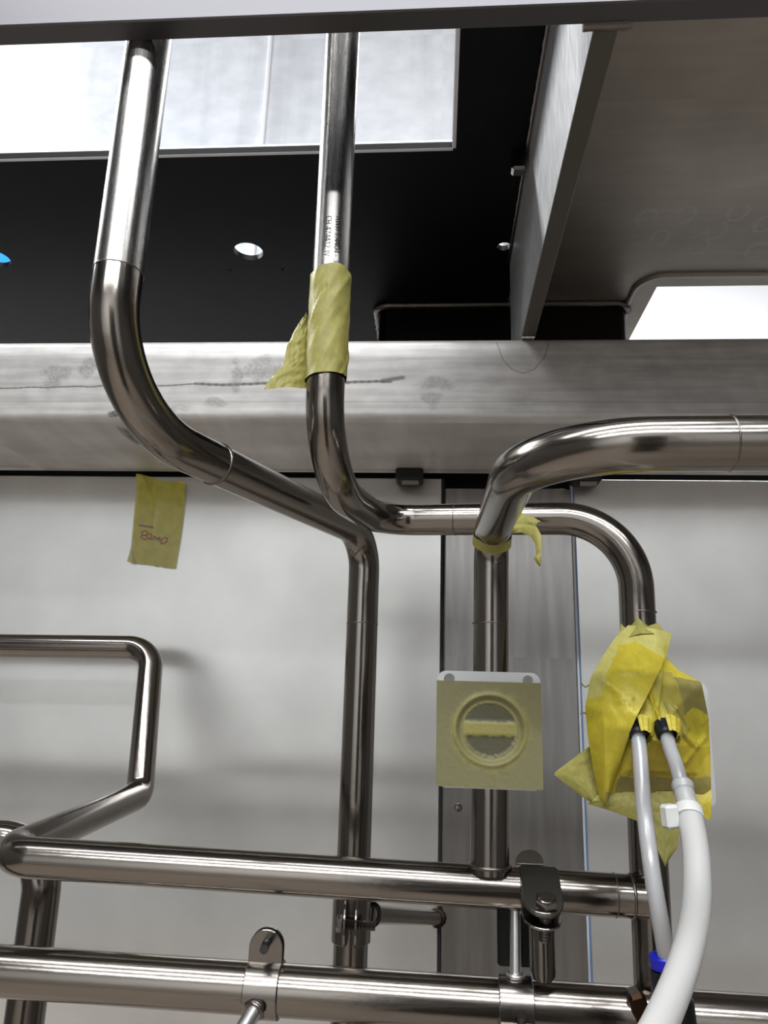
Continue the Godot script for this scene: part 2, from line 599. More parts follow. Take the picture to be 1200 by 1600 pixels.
# ------------------------------------------------------------------ the hall round the machine
func build_hall() -> void:
	var x0 := -2.6
	var x1 := 2.6
	var z0 := -2.3
	var z1 := 3.2
	var top := 3.15
	var defs := [
		["floor", Vector3(0, -0.05, 0.45), Vector3(5.4, 0.1, 5.7), M.hall_floor, "brown grey floor of the plant hall under the machine"],
		["ceiling", Vector3(0, top + 0.05, 0.45), Vector3(5.4, 0.1, 5.7), M.hall_ceiling, "pale ceiling of the plant hall above the frame"],
		["wall_rear", Vector3(0, top / 2, z0 - 0.05), Vector3(5.4, top, 0.1), M.white_panel, "white hall wall seen through the cut-outs of the deck"],
		["wall_front", Vector3(0, top / 2, z1 + 0.05), Vector3(5.4, top, 0.1), M.hall_front, "pale hall wall facing the piping"],
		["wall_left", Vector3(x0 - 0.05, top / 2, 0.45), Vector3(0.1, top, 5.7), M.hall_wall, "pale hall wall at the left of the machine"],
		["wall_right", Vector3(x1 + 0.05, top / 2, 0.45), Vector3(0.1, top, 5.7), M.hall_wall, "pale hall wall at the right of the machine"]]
	for d in defs:
		var c: Vector3 = d[1]
		var o := structure(thing(d[0], d[4], "wall" if d[0].begins_with("wall") else d[0], c - Vector3(0, d[2].y / 2, 0)))
		var st := mb()
		rbox(st, c, d[2], 0.002)
		part("surface", st, d[3], o)
	lamp("long ceiling lamp above the bright splash sheet", -0.35, 3.10, 0.20, 1.9, 0.16, LAMP_TOP, 4.0)
	lamp("long ceiling lamp behind the machine near the rear wall", 0.2, 3.10, -1.55, 2.4, 0.16, LAMP_REAR, 4.0)
	lamp("ceiling lamp beside the splash sheet behind the frame", -1.75, 3.10, -1.06, 1.3, 0.12, LAMP_SIDE, 4.0)
	lamp("long ceiling lamp in the middle of the hall", 0.1, 3.10, 0.95, 2.6, 0.14, LAMP_MID, 6.0)
	lamp("long ceiling lamp by the front wall of the hall", -0.2, 3.10, 2.05, 2.6, 0.14, LAMP_FRONT, 6.0)

	var dd := structure(thing("trim_1", "grey dado board along the foot of the front hall wall", "trim", Vector3(0, 0, z1 - 0.01)))
	var ds := mb()
	rbox(ds, Vector3(0, 0.5, z1 - 0.011), Vector3(5.16, 1.0, 0.02), 0.003)
	part("board", ds, M.dado, dd)
	# dark control cabinet standing behind the viewer, mirrored in the steel
	var o := thing("control_cabinet", "dark control cabinet standing opposite the piping in the hall", "cabinet", Vector3(0.15, 0, 1.3))
	var st := mb()
	rbox(st, Vector3(0.15, 1.0, 1.35), Vector3(0.62, 1.9, 0.4), 0.004)
	part("body", st, M.cabinet, o)
	st = mb()
	rbox(st, Vector3(0.15, 0.97, 1.143), Vector3(0.58, 1.76, 0.016), 0.003)
	part("door", st, M.cabinet, o)
	st = mb()
	rbox(st, Vector3(0.38, 1.0, 1.127), Vector3(0.025, 0.14, 0.02), 0.004)
	part("handle", st, M.black, o)
	st = mb()
	rbox(st, Vector3(0.15, 0.025, 1.35), Vector3(0.58, 0.05, 0.36), 0.004)
	part("plinth", st, M.black, o)

# ------------------------------------------------------------------ frame, decks and cladding
func beam_image() -> Image:
	# print of the rolled surface with its smears; 2048 px along 0.86 m, 256 px up the face
	var im := Image.create(2048, 256, false, Image.FORMAT_RGB8)
	var n := FastNoiseLite.new()
	n.seed = 71; n.frequency = 0.02; n.fractal_octaves = 4
	for y in 256:
		for x in 2048:
			var v := 0.86 + 0.10 * n.get_noise_2d(x * 0.12, y * 1.6) + 0.06 * n.get_noise_2d(x * 0.7 + 500, y * 0.7)
			im.set_pixel(x, y, Color(v, v * 0.99, v * 0.98))
	var dark := Color(0.42, 0.41, 0.40)
	var sx := func(x): return (x + 0.45) / 0.86 * 2048.0
	# long smear line and its foot
	var pts := []
	for k in 60:
		var t := k / 59.0
		pts.append(Vector2(sx.call(lerpf(-0.43, -0.045, t)), 154 - 18 * t + 5.0 * n.get_noise_2d(k * 9.0, 3.0)))
	stroke(im, pts.slice(0, 32), 2.2, dark, 0.8)
	stroke(im, pts.slice(31), 4.6, dark, 0.75)
	stroke(im, [Vector2(sx.call(-0.052), 134), Vector2(sx.call(-0.034), 124)], 7.0, dark, 0.8)
	stroke(im, [Vector2(sx.call(-0.45), 196), Vector2(sx.call(0.4), 200)], 1.4, Color(0.6, 0.6, 0.58), 0.5)
	# dried drop outline under the rib
	stroke(im, [Vector2(sx.call(0.052), 12), Vector2(sx.call(0.058), 70), Vector2(sx.call(0.066), 100), Vector2(sx.call(0.076), 112), Vector2(sx.call(0.086), 100), Vector2(sx.call(0.096), 60), Vector2(sx.call(0.100), 14)], 1.6, Color(0.55, 0.54, 0.52), 0.6)
	smudge(im, Vector2(sx.call(0.076), 45), Vector2(48, 50), Color(0.80, 0.79, 0.77), 0.5, n)
	# finger smudges
	for q in [[-0.365, 110, 36, 46], [-0.335, 90, 22, 40], [-0.315, 70, 30, 40], [-0.19, 120, 16, 60], [-0.165, 92, 50, 50], [-0.26, 222, 60, 20], [-0.205, 200, 26, 18], [0.0, 140, 40, 26], [-0.008, 190, 30, 30]]:
		smudge(im, Vector2(sx.call(q[0]), q[1]), Vector2(q[2], q[3]), Color(0.58, 0.57, 0.56), 0.55, n)
	for q in [[-0.30, 232, 34, 12]]:
		smudge(im, Vector2(sx.call(q[0]), q[1]), Vector2(q[2], q[3]), Color(0.2, 0.19, 0.18), 0.8, n)
	return im

# galvanised sheet with dried water lines; the image spans 0.9 m by 0.45 m of the sheet
func sheet_image() -> Image:
	var im := Image.create(1024, 512, false, Image.FORMAT_RGB8)
	var n := FastNoiseLite.new()
	n.seed = 81; n.frequency = 0.012; n.fractal_octaves = 5
	for y in 512:
		for x in 1024:
			var v := 0.915 + 0.05 * n.get_noise_2d(x, y * 1.5)
			# run-off streaks and the tide line they end at
			v -= 0.05 * smoothstep(0.0, 0.6, n.get_noise_2d(x * 0.8, y * 0.06 + 300.0))
			var tide := 372.0 + 18.0 * n.get_noise_2d(x * 2.0, 50.0)
			if y > tide and y < tide + 60.0 + 30.0 * n.get_noise_2d(x * 1.5, 90.0):
				v -= 0.11 + 0.06 * n.get_noise_2d(x * 5.0, y * 5.0)
			im.set_pixel(x, y, Color(v * 0.985, v * 0.99, v))
	for q in [[180, 250, 60, 50], [620, 380, 90, 26], [860, 360, 70, 30], [300, 200, 40, 60]]:
		smudge(im, Vector2(q[0], q[1]), Vector2(q[2], q[3]), Color(0.80, 0.80, 0.82), 0.5, n)
	stroke(im, [Vector2(20, 418), Vector2(34, 412), Vector2(44, 424), Vector2(60, 418)], 1.5, Color(0.4, 0.4, 0.42), 0.7)
	return im

func build_frame() -> void:
	M.stained = plain(Color(0.96, 0.96, 0.965), 0.4)
	M.stained.albedo_texture = tex(sheet_image())
	M.stained.uv1_scale = Vector3(1.0 / 0.9, -1.0 / 0.45, 1)
	M.stained.uv1_offset = Vector3(0.0, 0.0, 0)
	# main beam: a rolled hollow section with rounded edges
	var o := thing("frame_beam", "wide brushed steel beam with grey smears crossing behind the pipes", "steel beam", Vector3(0, EYE + 0.248, -0.708))
	var prof := []
	var d0 := 0.6265
	var d1 := 0.7895
	var y0 := EYE + 0.248
	var y1 := EYE + 0.3305
	var r := 0.008
	for q in [[d0 + r, y0 + r, PI, 1.5 * PI], [d1 - r, y0 + r, 1.5 * PI, TAU], [d1 - r, y1 - r, 0.0, PI / 2], [d0 + r, y1 - r, PI / 2, PI]]:
		for k in 9:
			var a: float = lerpf(q[2], q[3], k / 8.0)
			prof.append([q[0] + r * cos(a), q[1] + r * sin(a), Vector2(cos(a), sin(a))])
	prof.append(prof[0])
	var st := mb()
	var X0 := -1.0
	var X1 := 1.0
	for i in prof.size() - 1:
		var p = prof[i]
		var q = prof[i + 1]
		for seg in [[p, q]]:
			var v := [Vector3(X0, p[1], -p[0]), Vector3(X1, p[1], -p[0]), Vector3(X1, q[1], -q[0]), Vector3(X0, q[1], -q[0])]
			var nn := [Vector3(0, p[2].y, -p[2].x), Vector3(0, p[2].y, -p[2].x), Vector3(0, q[2].y, -q[2].x), Vector3(0, q[2].y, -q[2].x)]
			for id in [0, 1, 2, 0, 2, 3]:
				st.set_normal(nn[id])
				st.set_uv(Vector2((v[id].x + 0.45) / 0.86, (y1 - v[id].y) / (y1 - y0) if absf(v[id].z + d0) < 0.006 else 0.98 - (absf(v[id].z) - d0) * 1.4))
				st.add_vertex(v[id])
	M.beam = steel(Color(0.86, 0.855, 0.85), 0.42)
	M.beam.metallic = 0.3
	M.beam.albedo_texture = tex(beam_image())
	part("tube", st, M.beam, o)
	st = mb()
	for s in [-1.0, 1.0]:
		quad(st, Vector3(s, y0, -d0), Vector3(s, y0, -d1), Vector3(s, y1, -d1), Vector3(s, y1, -d0), Vector3(s, 0, 0))
	part("end_cap", st, M.flat, o)
	# flat bar along the near side of the deck
	o = thing("edge_bar", "dark steel flat bar across the top of the view", "steel bar", Vector3(0, EYE + 0.33, -0.296))
	st = mb()
	rbox(st, Vector3(0, EYE + 0.33 + 0.07, -0.2955), Vector3(2.0, 0.14, 0.012), 0.0008)
	part("bar", st, M.edge, o)
	st = mb()
	bead(st, dense(PackedVector3Array([Vector3(0.07, EYE + 0.3308, -0.3025), Vector3(0.094, EYE + 0.3308, -0.3025)]), 0.0035), 0.0028, 5)
	part("weld_bead", st, M.weld, o)
	# rib
	o = thing("stiffener_rib", "upright flat steel rib running from the edge bar back onto the beam", "steel rib", Vector3(0.0815, EYE + 0.3305, -0.5))
	st = mb()
	rbox(st, Vector3(0.0815, EYE + 0.4005, -0.512), Vector3(0.012, 0.139, 0.418), 0.0008)
	part("plate", st, M.rib, o)
	st = mb()
	rbox(st, Vector3(0.0815, EYE + 0.3308, -0.464), Vector3(0.0122, 0.0016, 0.322), 0.0004)
	part("cut_edge", st, M.cut_edge, o)
	st = mb()
	bead(st, dense(PackedVector3Array([Vector3(0.0755, EYE + 0.331, -0.6262), Vector3(0.0875, EYE + 0.331, -0.6262)]), 0.003), 0.0022, 9)
	part("weld_bead", st, M.bright, o)
	st = mb()
	bead(st, dense(PackedVector3Array([Vector3(0.0745, EYE + 0.468, -0.31), Vector3(0.0745, EYE + 0.468, -0.715)]), 0.006), 0.0025, 19)
	part("weld_bead", st, M.weld, o)
	# left deck, painted dark underneath
	o = thing("deck_plate", "near-black deck plate with a large square cut-out and round holes", "steel plate", Vector3(-0.4, EYE + 0.4705, -0.6))
	st = mb()
	deck(st, [-1.0, -0.97, -0.53, -0.467, -0.24, -0.176, 0.009, 0.05, 0.0815], [0.29, 0.2995, 0.546, 0.66, 0.73, 1.2],
		{Vector2i(1, 1): "o", Vector2i(2, 1): "o", Vector2i(3, 1): "o", Vector2i(4, 1): "o", Vector2i(5, 1): "o",
		Vector2i(2, 3): Vector3(-0.4988, 0.70, 0.0165), Vector2i(4, 3): Vector3(-0.208, 0.694, 0.0158), Vector2i(7, 3): Vector3(0.0668, 0.692, 0.007)}, EYE + 0.4705, 0.006)
	part("plate", st, M.dark_deck, o)
	# bare rolled edge of the cut-out
	st = mb()
	rbox(st, Vector3(-0.48, EYE + 0.4745, -0.548), Vector3(0.98, 0.009, 0.0036), 0.0005)
	rbox(st, Vector3(0.0108, EYE + 0.4745, -0.425), Vector3(0.0036, 0.009, 0.244), 0.0005)
	part("cutout_rim", st, M.rim, o)
	# right deck
	o = thing("deck_plate", "brown grey steel deck plate with faint scuffs beside the rib", "steel plate", Vector3(0.5, EYE + 0.4705, -0.6))
	st = mb()
	deck(st, [0.0815, 0.2475, 0.9, 0.95], [0.29, 0.7735, 1.05, 1.2], {Vector2i(1, 1): "o"}, EYE + 0.4705, 0.006)
	part("plate", st, M.right_deck, o)
	st = mb()
	var yb := EYE + 0.4705
	tube(st, fillet([Vector3(0.223, yb, -1.06), Vector3(0.223, yb, -0.748), Vector3(0.925, yb, -0.748), Vector3(0.925, yb, -1.06)], [0.03, 0.03]), 0.004, 12)
	part("pressed_rim", st, M.right_deck, o)
	# box welded under the decks
	o = thing("mounting_box", "dark box section with a weld fillet hanging under the deck behind the rib", "steel box", Vector3(0.073, EYE + 0.40, -0.85))
	st = mb()
	var rr := round_rect(0.297, 0.09, 0.014)
	prism(st, rr, Vector3(0.0735, EYE + 0.385, -0.853), Vector3(1, 0, 0), Vector3(0, 0, 1), Vector3(0, 1, 0), 0.0855, 0.001)
	part("box", st, M.box, o)
	st = mb()
	var wp := PackedVector3Array()
	for p in round_rect(0.303, 0.096, 0.016, 8):
		wp.append(Vector3(0.0735 + p.x, EYE + 0.4685, -0.853 + p.y))
	wp.append(wp[0])
	bead(st, dense(wp, 0.004), 0.0052, 12, true)
	part("weld_bead", st, M.weld, o)
	# bolt tab on the rib
	o = thing("bolt_tab", "small dark lug welded under the black deck close to the rib", "steel lug", Vector3(0.0700, 1.9209, -0.5600))
	st = mb()
	var tb := Vector3(0.0672, EYE + 0.4605, -0.555)
	rbox(st, tb, Vector3(0.013, 0.020, 0.012), 0.002)
	part("lug", st, M.clamp, o)
	# splash sheet standing behind the cut-out
	o = thing("splash_sheet", "bright white sheet with water stains behind the square cut-out", "metal sheet", Vector3(-0.45, EYE + 0.4765, -1.15))
	st = mb()
	rbox(st, Vector3(-0.46, EYE + 0.4765 + 0.5, -1.152), Vector3(1.14, 1.0, 0.003), 0.0005)
	part("sheet", st, M.stained, o)
	st = mb()
	rbox(st, Vector3(-0.335, EYE + 0.4765 + 0.5, -1.1475), Vector3(0.008, 1.0, 0.006), 0.002)
	part("fold", st, M.sheet, o)
	# blue box on the deck
	o = thing("blue_container", "bright blue container standing above the small hole at the picture edge", "container", Vector3(-0.60, EYE + 0.4765, -0.86))
	st = mb()
	rbox(st, Vector3(-0.60, EYE + 0.4765 + 0.065, -0.86), Vector3(0.30, 0.13, 0.20), 0.008)
	part("tub", st, M.blue, o)
	st = mb()
	rbox(st, Vector3(-0.60, EYE + 0.4765 + 0.136, -0.86), Vector3(0.32, 0.014, 0.22), 0.004)
	part("rim", st, M.blue, o)

func build_cladding() -> void:
	var o := structure(thing("wall_panel", "pale glossy cladding panel behind the pipes carrying the yellow note", "panel", Vector3(-0.5, 0, -0.80)))
	var st := mb()
	rbox(st, Vector3(-0.5, (EYE + 0.246) / 2, -0.798), Vector3(1.009, EYE + 0.246, 0.006), 0.001)
	part("sheet", st, M.film, o)
	o = structure(thing("wall_panel", "pale glossy cladding panel beside the blue film edge", "panel", Vector3(0.57, 0, -0.80)))
	st = mb()
	rbox(st, Vector3(0.5749, (EYE + 0.246) / 2, -0.798), Vector3(0.852, EYE + 0.246, 0.006), 0.001)
	part("sheet", st, M.film, o)
	st = mb()
	rbox(st, Vector3(0.1487, (EYE + 0.246) / 2, -0.7945), Vector3(0.0010, EYE + 0.24, 0.003), 0.0002)
	part("film_edge", st, M.blue_film, o)
	st = mb()
	rbox(st, Vector3(0.1468, (EYE + 0.246) / 2, -0.796), Vector3(0.0028, EYE + 0.24, 0.003), 0.0002)
	part("film_margin", st, M.pale_film, o)
	o = thing("frame_post", "upright brushed steel post between the two pale panels", "steel post", Vector3(0.0765, 0, -0.81))
	st = mb()
	rbox(st, Vector3(0.0765, (EYE + 0.234) / 2, -0.815), Vector3(0.1376, EYE + 0.234, 0.05), 0.0015)
	part("tube", st, M.post, o)
	st = mb()
	lathe(st, Vector3(0.0234, 1.3514, -0.7899), Vector3(0, 0, 1), [Vector2(0.0042, 0), Vector2(0.004, 0.001), Vector2(0.0028, 0.0022), Vector2(0.0, 0.0025)], 16)
	part("screw", st, M.clamp, o)
	o = thing("door_seal", "thin black rubber seal at the post edge", "seal", Vector3(0.0062, 0, -0.80))
	st = mb()
	rbox(st, Vector3(0.0061, (EYE + 0.246) / 2, -0.800), Vector3(0.003, EYE + 0.246, 0.012), 0.0008)
	part("strip", st, M.gasket, o)
	# black gap behind the post head
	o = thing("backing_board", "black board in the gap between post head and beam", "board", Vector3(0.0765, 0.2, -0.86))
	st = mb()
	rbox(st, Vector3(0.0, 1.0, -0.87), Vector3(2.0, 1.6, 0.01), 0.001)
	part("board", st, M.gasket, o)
	# clips under the beam
	for q in [[Vector3(-0.0312, 1.6871, -0.7760), "black panel clip with grey lug under the beam before the post"], [Vector3(0.1587, 1.6900, -0.7760), "black panel clip with grey lug beside the blue film edge"]]:
		var p: Vector3 = q[0]
		o = thing("panel_clip", q[1], "clip", p, "panel clips under the beam")
		st = mb()
		rbox(st, Vector3(p.x, EYE + 0.2415, p.z), Vector3(0.030, 0.013, 0.026), 0.002)
		part("block", st, M.gasket, o)
		st = mb()
		tube(st, PackedVector3Array([Vector3(p.x - 0.008, EYE + 0.2345, p.z + 0.006), Vector3(p.x + 0.010, EYE + 0.2345, p.z + 0.006)]), 0.0038, 16)
		part("lug", st, M.flat, o)

# ------------------------------------------------------------------ pipes
func pipe(called: String, label: String, pts: Array, radii: Array, od: float, split_y := 0.0) -> Node3D:
	var o := thing(called, label, "pipe", pts[pts.size() - 1])
	var path := fillet(pts, radii, 18)
	if split_y > 0.0:
		# the straight upper length is a satin tube butt-welded to the polished bend
		var cut := path[0].lerp(path[1], (path[0].y - split_y) / (path[0].y - path[1].y))
		var s0 := mb()
		tube(s0, PackedVector3Array([path[0], cut]), od / 2.0, 48)
		part("upper_tube", s0, M.satin, o)
		path[0] = cut
	var st := mb()
	tube(st, path, od / 2.0, 48)
	part("tube", st, M.pipe, o)
	return o

func build_pipes() -> void:
	# 1: comes down through the cut-out, swings back under the beam and drops behind
	var x := -0.1576
	var h := EYE + 0.1285
	var c1 := Vector3(x, h, -0.312)
	var c2 := Vector3(-0.0565, h, -0.563)
	var p1 := pipe("process_pipe", "thick steel pipe with a wide elbow, sloping behind its neighbour then dropping", [Vector3(x, EYE + 1.1, -0.312), c1, c2, Vector3(-0.0565, EYE - 1.1, -0.563)], [0.060, 0.030], 0.0236, EYE + 0.2005)
	seam("weld_seam", Vector3(x, EYE + 0.2005, -0.312), Vector3.UP, 0.0118, M.weld, p1, 0.0003, 3)
	var dir := (c2 - c1).normalized()
	seam("weld_seam", c1 + dir * 0.085, dir, 0.0118, M.weld, p1, 0.0008, 4)
	var st := mb()
	lathe(st, c1 + dir * 0.087 + Vector3(0.0, -0.006, 0.0095), Vector3(0.3, -0.45, 0.8), [Vector2(0.0048, -0.002), Vector2(0.0042, 0.0012), Vector2(0.002, 0.0024), Vector2(0.0, 0.0027)], 14)
	part("weld_lump", st, M.weld, p1)
	seam("weld_seam", Vector3(-0.0565, EYE + 0.058, -0.563), Vector3.UP, 0.0118, M.weld, p1, 0.0003, 6)
	# 2: comes down through the cut-out, goes back, runs along to the taped valve
	var a2 := Vector3(-0.0628, EYE + 0.1145, -0.377)
	var b2 := Vector3(-0.0410, EYE + 0.1225, -0.495)
	var e2 := Vector3(0.1238, EYE + 0.1185, -0.465)
	var p2 := pipe("process_pipe", "steel pipe with printed lettering and yellow tape above its elbow", [Vector3(-0.0655, EYE + 1.1, -0.377), a2, b2, e2, Vector3(0.1206, EYE - 0.1475, -0.465)], [0.048, 0.028, 0.046], 0.0213, EYE + 0.2000)
	seam("weld_seam", b2.lerp(e2, 0.32), e2 - b2, 0.01065, M.weld, p2, 0.00025, 7)
	seam("weld_seam", Vector3(0.1236, EYE + 0.0585, -0.465), Vector3.UP, 0.01065, M.weld, p2, 0.0003, 8)
	lettering(p2)
	# 3: comes in close from the side, turns back and drops into the open valve
	var a3 := Vector3(0.0345, EYE + 0.1000, -0.278)
	var b3 := Vector3(0.0335, EYE + 0.1060, -0.455)
	var t3 := Vector3(0.0312, EYE - 0.0905, -0.455)
	var p3 := pipe("process_pipe", "thick near pipe coming from the picture edge and dropping to the square valve", [Vector3(0.75, EYE + 0.1080, -0.278), a3, b3, t3], [0.052, 0.022], 0.0218)
	seam("weld_seam", Vector3(0.112, EYE + 0.101, -0.278), Vector3.RIGHT, 0.0109, M.weld, p3, 0.0003, 10)
	seam("weld_seam", Vector3(0.0325, EYE + 0.0485, -0.455), Vector3.UP, 0.0109, M.weld, p3, 0.0003, 11)
	st = mb()
	bead(st, ring_path(Vector3(0.0313, EYE - 0.0865, -0.455), Vector3.UP, 0.0112, 40), 0.0011, 31, true)
	part("weld_bead", st, M.weld, p3)
	# 4: loop and collecting pipe
	var m3 := Vector3(-0.2540, EYE - 0.0930, -0.455)
	var m4 := Vector3(0.1165, EYE - 0.0995, -0.458)
	var pm := pipe("collecting_pipe", "level steel pipe with a bent loop at one end, below the square valve", [Vector3(-0.9, EYE + 0.040, -0.72), Vector3(-0.2787, EYE + 0.0465, -0.72), Vector3(-0.2470, EYE - 0.0800, -0.645), m3, m4], [0.030, 0.018, 0.020], 0.0224)
	seam("weld_seam", m3.lerp(m4, 0.955), m4 - m3, 0.0112, M.weld, pm, 0.0003, 12)
	st = mb()
	bead(st, ring_path(m4 - Vector3(0.0075, 0, 0), Vector3(1, 0, 0), 0.0108, 40), 0.0011, 32, true)
	part("weld_bead", st, M.weld, pm)
	# 5: drop at the picture edge
	pipe("drain_pipe", "short elbowed pipe dropping at the picture edge behind the bent loop", [Vector3(-0.9, EYE - 0.098, -0.56), Vector3(-0.2790, EYE - 0.1035, -0.56), Vector3(-0.2765, EYE - 1.1, -0.56)], [0.034], 0.0262)
	# 6: lowest rail
	var pc := pipe("rail_pipe", "lowest level pipe carrying the pipe clamps along the bottom of the view", [Vector3(-0.9, EYE - 0.1490, -0.46), Vector3(0.9, EYE - 0.1640, -0.46)], [], 0.0262)
	st = mb()
	rbox(st, Vector3(0.1085, EYE - 0.1515, -0.4525), Vector3(0.009, 0.016, 0.014), 0.002, Basis(Vector3(0, 0, 1), 0.3))
	part("tack_weld", st, M.tint, pc)

# lettering printed down the pipe, wrapped round its skin
func lettering(parent: Node3D) -> void:
	var font := SystemFont.new()
	font.font_names = PackedStringArray(["Droid Sans"])
	for q in [["AWH 1.4404 - 316L", 0.40, EYE + 0.2712, 3.3], ["CH 474412 IV", -0.12, EYE + 0.2712, 3.3]]:
		var tm := TextMesh.new()
		tm.text = q[0]
		tm.font = font
		tm.font_size = 32
		tm.pixel_size = 0.0044 / 32.0
		tm.depth = 0.0001
		tm.curve_step = 2.0
		tm.horizontal_alignment = HORIZONTAL_ALIGNMENT_LEFT
		var arr := tm.get_mesh_arrays()
		var vs: PackedVector3Array = arr[Mesh.ARRAY_VERTEX]
		var ix: PackedInt32Array = arr[Mesh.ARRAY_INDEX]
		var st := mb()
		var R := 0.01065 + 0.00008
		for i in ix:
			var v := vs[i]
			var ang: float = q[1] + v.y / R
			var n := Vector3(sin(ang), 0, cos(ang))
			var y: float = q[2] - v.x
			st.set_normal(n)
			st.set_uv(Vector2.ZERO)
			var cx := lerpf(-0.0628, -0.0655, (y - (EYE + 0.1145)) / 0.9855)
			st.add_vertex(Vector3(cx, y, -0.377) + n * (R + v.z))
		part("lettering", st, M.ink, parent)

# ------------------------------------------------------------------ valves
func valve(label: String, c: Vector3, w: float, h: float, pipe_z: float, pipe_x: float) -> Node3D:
	var o := thing("valve_body", label, "valve", c, "square valve bodies on the pipes")
	var cs := CSGCombiner3D.new()
	cs.name = "flange_plate"
	var pg := CSGPolygon3D.new()
	pg.name = "outline"
	pg.polygon = round_rect(w, h, 0.005)
	pg.depth = 0.005
	cs.add_child(pg)
	for sx in [-1, 1]:
		for sy in [-1, 1]:
			var cy := CSGCylinder3D.new()
			cy.name = "bolt_hole"
			cy.operation = CSGShape3D.OPERATION_SUBTRACTION
			cy.radius = 0.0030
			cy.height = 0.03
			cy.sides = 24
			cy.rotation_degrees.x = 90
			cy.position = Vector3(sx * (w / 2 - 0.0068), sy * (h / 2 - 0.0045), 0)
			cs.add_child(cy, true)
	var bore := CSGCylinder3D.new()
	bore.name = "bore"
	bore.operation = CSGShape3D.OPERATION_SUBTRACTION
	bore.radius = 0.0185
	bore.height = 0.006
	bore.sides = 48
	bore.rotation_degrees.x = 90
	cs.add_child(bore)
	cs.material_override = M.bright
	o.add_child(cs)
	cs.position = Vector3.ZERO
	var st := mb()
	var back := c + Vector3(0, 0, -0.005)
	lathe(st, back, Vector3(0, 0, -1), [Vector2(0.020, 0), Vector2(0.020, 0.006), Vector2(0.0165, 0.012), Vector2(0.0145, -pipe_z + c.z - 0.005)], 40)
	part("neck", st, M.pipe, o)
	st = mb()
	tube(st, PackedVector3Array([Vector3(pipe_x, c.y - h * 0.48, pipe_z), Vector3(pipe_x, c.y - h * 0.3, pipe_z), Vector3(pipe_x, c.y + h * 0.3, pipe_z), Vector3(pipe_x, c.y + h * 0.48, pipe_z)]), [0.0112, 0.0138, 0.0138, 0.0112], 36)
	part("body", st, M.pipe, o)
	return o

func tape_plate_image() -> Image:
	# masking tape pressed on a ported plate: pale where it bridges air, greyer where it sticks to the steel
	var S := 512
	var im := Image.create(S, S, false, Image.FORMAT_RGB8)
	var n := FastNoiseLite.new()
	n.seed = 5; n.frequency = 0.02; n.fractal_octaves = 3
	var f := FastNoiseLite.new()
	f.seed = 6; f.frequency = 0.2; f.fractal_octaves = 3
	var stuck := Color(0.41, 0.395, 0.275)
	var air := Color(0.495, 0.475, 0.27)
	var grey := Color(0.26, 0.25, 0.18)
	for y in S:
		for x in S:
			var p := Vector2(x - 262, (y - 236)) / 178.0
			var r := p.length()
			var k := 0.0
			if r > 0.97:
				k = clampf((1.17 + 0.12 * n.get_noise_2d(x * 0.8, y * 0.8) - r) * 4.0, 0.0, 1.0)
			elif r > 0.74:
				k = 0.30 + 0.15 * n.get_noise_2d(x, y)
			else:
				k = 1.0 - clampf((absf(p.y + 0.03) - 0.17 + 0.05 * n.get_noise_2d(x, y)) * 16.0, 0.0, 1.0)
			var c := stuck.lerp(air, k)
			if r <= 0.78 and k < 0.9 and absf(p.x) < 0.66:
				c = c.lerp(grey, clampf((0.9 - k), 0.0, 1.0) * clampf((0.76 - r) * 9.0, 0.0, 1.0))
			var g := 1.0 + 0.24 * f.get_noise_2d(x * 1.6, y * 0.7) + 0.12 * f.get_noise_2d(x * 3.0 + 70, y * 3.0)
			im.set_pixel(x, y, Color(c.r * g, c.g * g, c.b * g))
	return im

func build_valves() -> void:
	var c := Vector3(0.0295, EYE - 0.0123, -0.430)
	var w := 0.0575
	var h := 0.0625
	valve("square open valve body on the middle drop pipe under olive tape", c, w, h, -0.455, 0.0316)
	var m := plain(Color(1, 1, 1), 0.5, 0.4)
	m.albedo_texture = tex(tape_plate_image())
	var o := thing("tape_cover", "olive masking tape pressed over the port of the square valve", "tape", c + Vector3(0, -0.03, 0.001))
	var P := []
	var N := 72
	var tn := FastNoiseLite.new()
	tn.seed = 61; tn.frequency = 0.06
	for i in N + 1:
		var row := []
		for j in N + 1:
			var u := float(j) / N
			var v := float(i) / N
			var px := (u - 0.5) * (w + 0.0006)
			var py := lerpf(h / 2 - 0.0055, -h / 2 + 0.0006, v)
			# torn, soft lower corners
			var q := Vector2((u * 512 - 262) / 178.0, (v * 512 - 236) / 178.0)
			var r := q.length()
			var z := 0.0003 + 0.00012 * tn.get_noise_2d(j * 3.0, i * 3.0)
			z += 0.0011 * exp(-pow((r - 0.96) / 0.055, 2.0))
			z -= 0.0010 * smoothstep(0.93, 0.80, r)
			z -= 0.0006 * exp(-pow((r - 0.80) / 0.06, 2.0))
			if r < 0.72:
				z -= 0.0009 * smoothstep(0.12, 0.26, absf(q.y + 0.03))
			row.append(c + Vector3(px, py, z + 0.0002))
		P.append(row)
	var st := mb()
	lattice(st, P, true)
	part("sheet", st, m, o)
	valve("square valve body wrapped in crumpled yellow tape", Vector3(0.1205, EYE - 0.0165, -0.436), 0.0615, 0.0660, -0.465, 0.1218)

# ------------------------------------------------------------------ clamps and rods
func hexagon(r: float) -> PackedVector2Array:
	var out := PackedVector2Array()
	for k in 6:
		out.append(Vector2(cos(TAU * k / 6), sin(TAU * k / 6)) * r)
	return out

func threaded(st: SurfaceTool, a: Vector3, dir: Vector3, l: float, r: float) -> void:
	var prof := []
	var n := int(l / 0.0009)
	for k in n + 1:
		prof.append(Vector2(r if k % 2 == 0 else r * 0.84, l * k / n))
	prof.append(Vector2(0.0, l))
	lathe(st, a, dir, prof, 18)

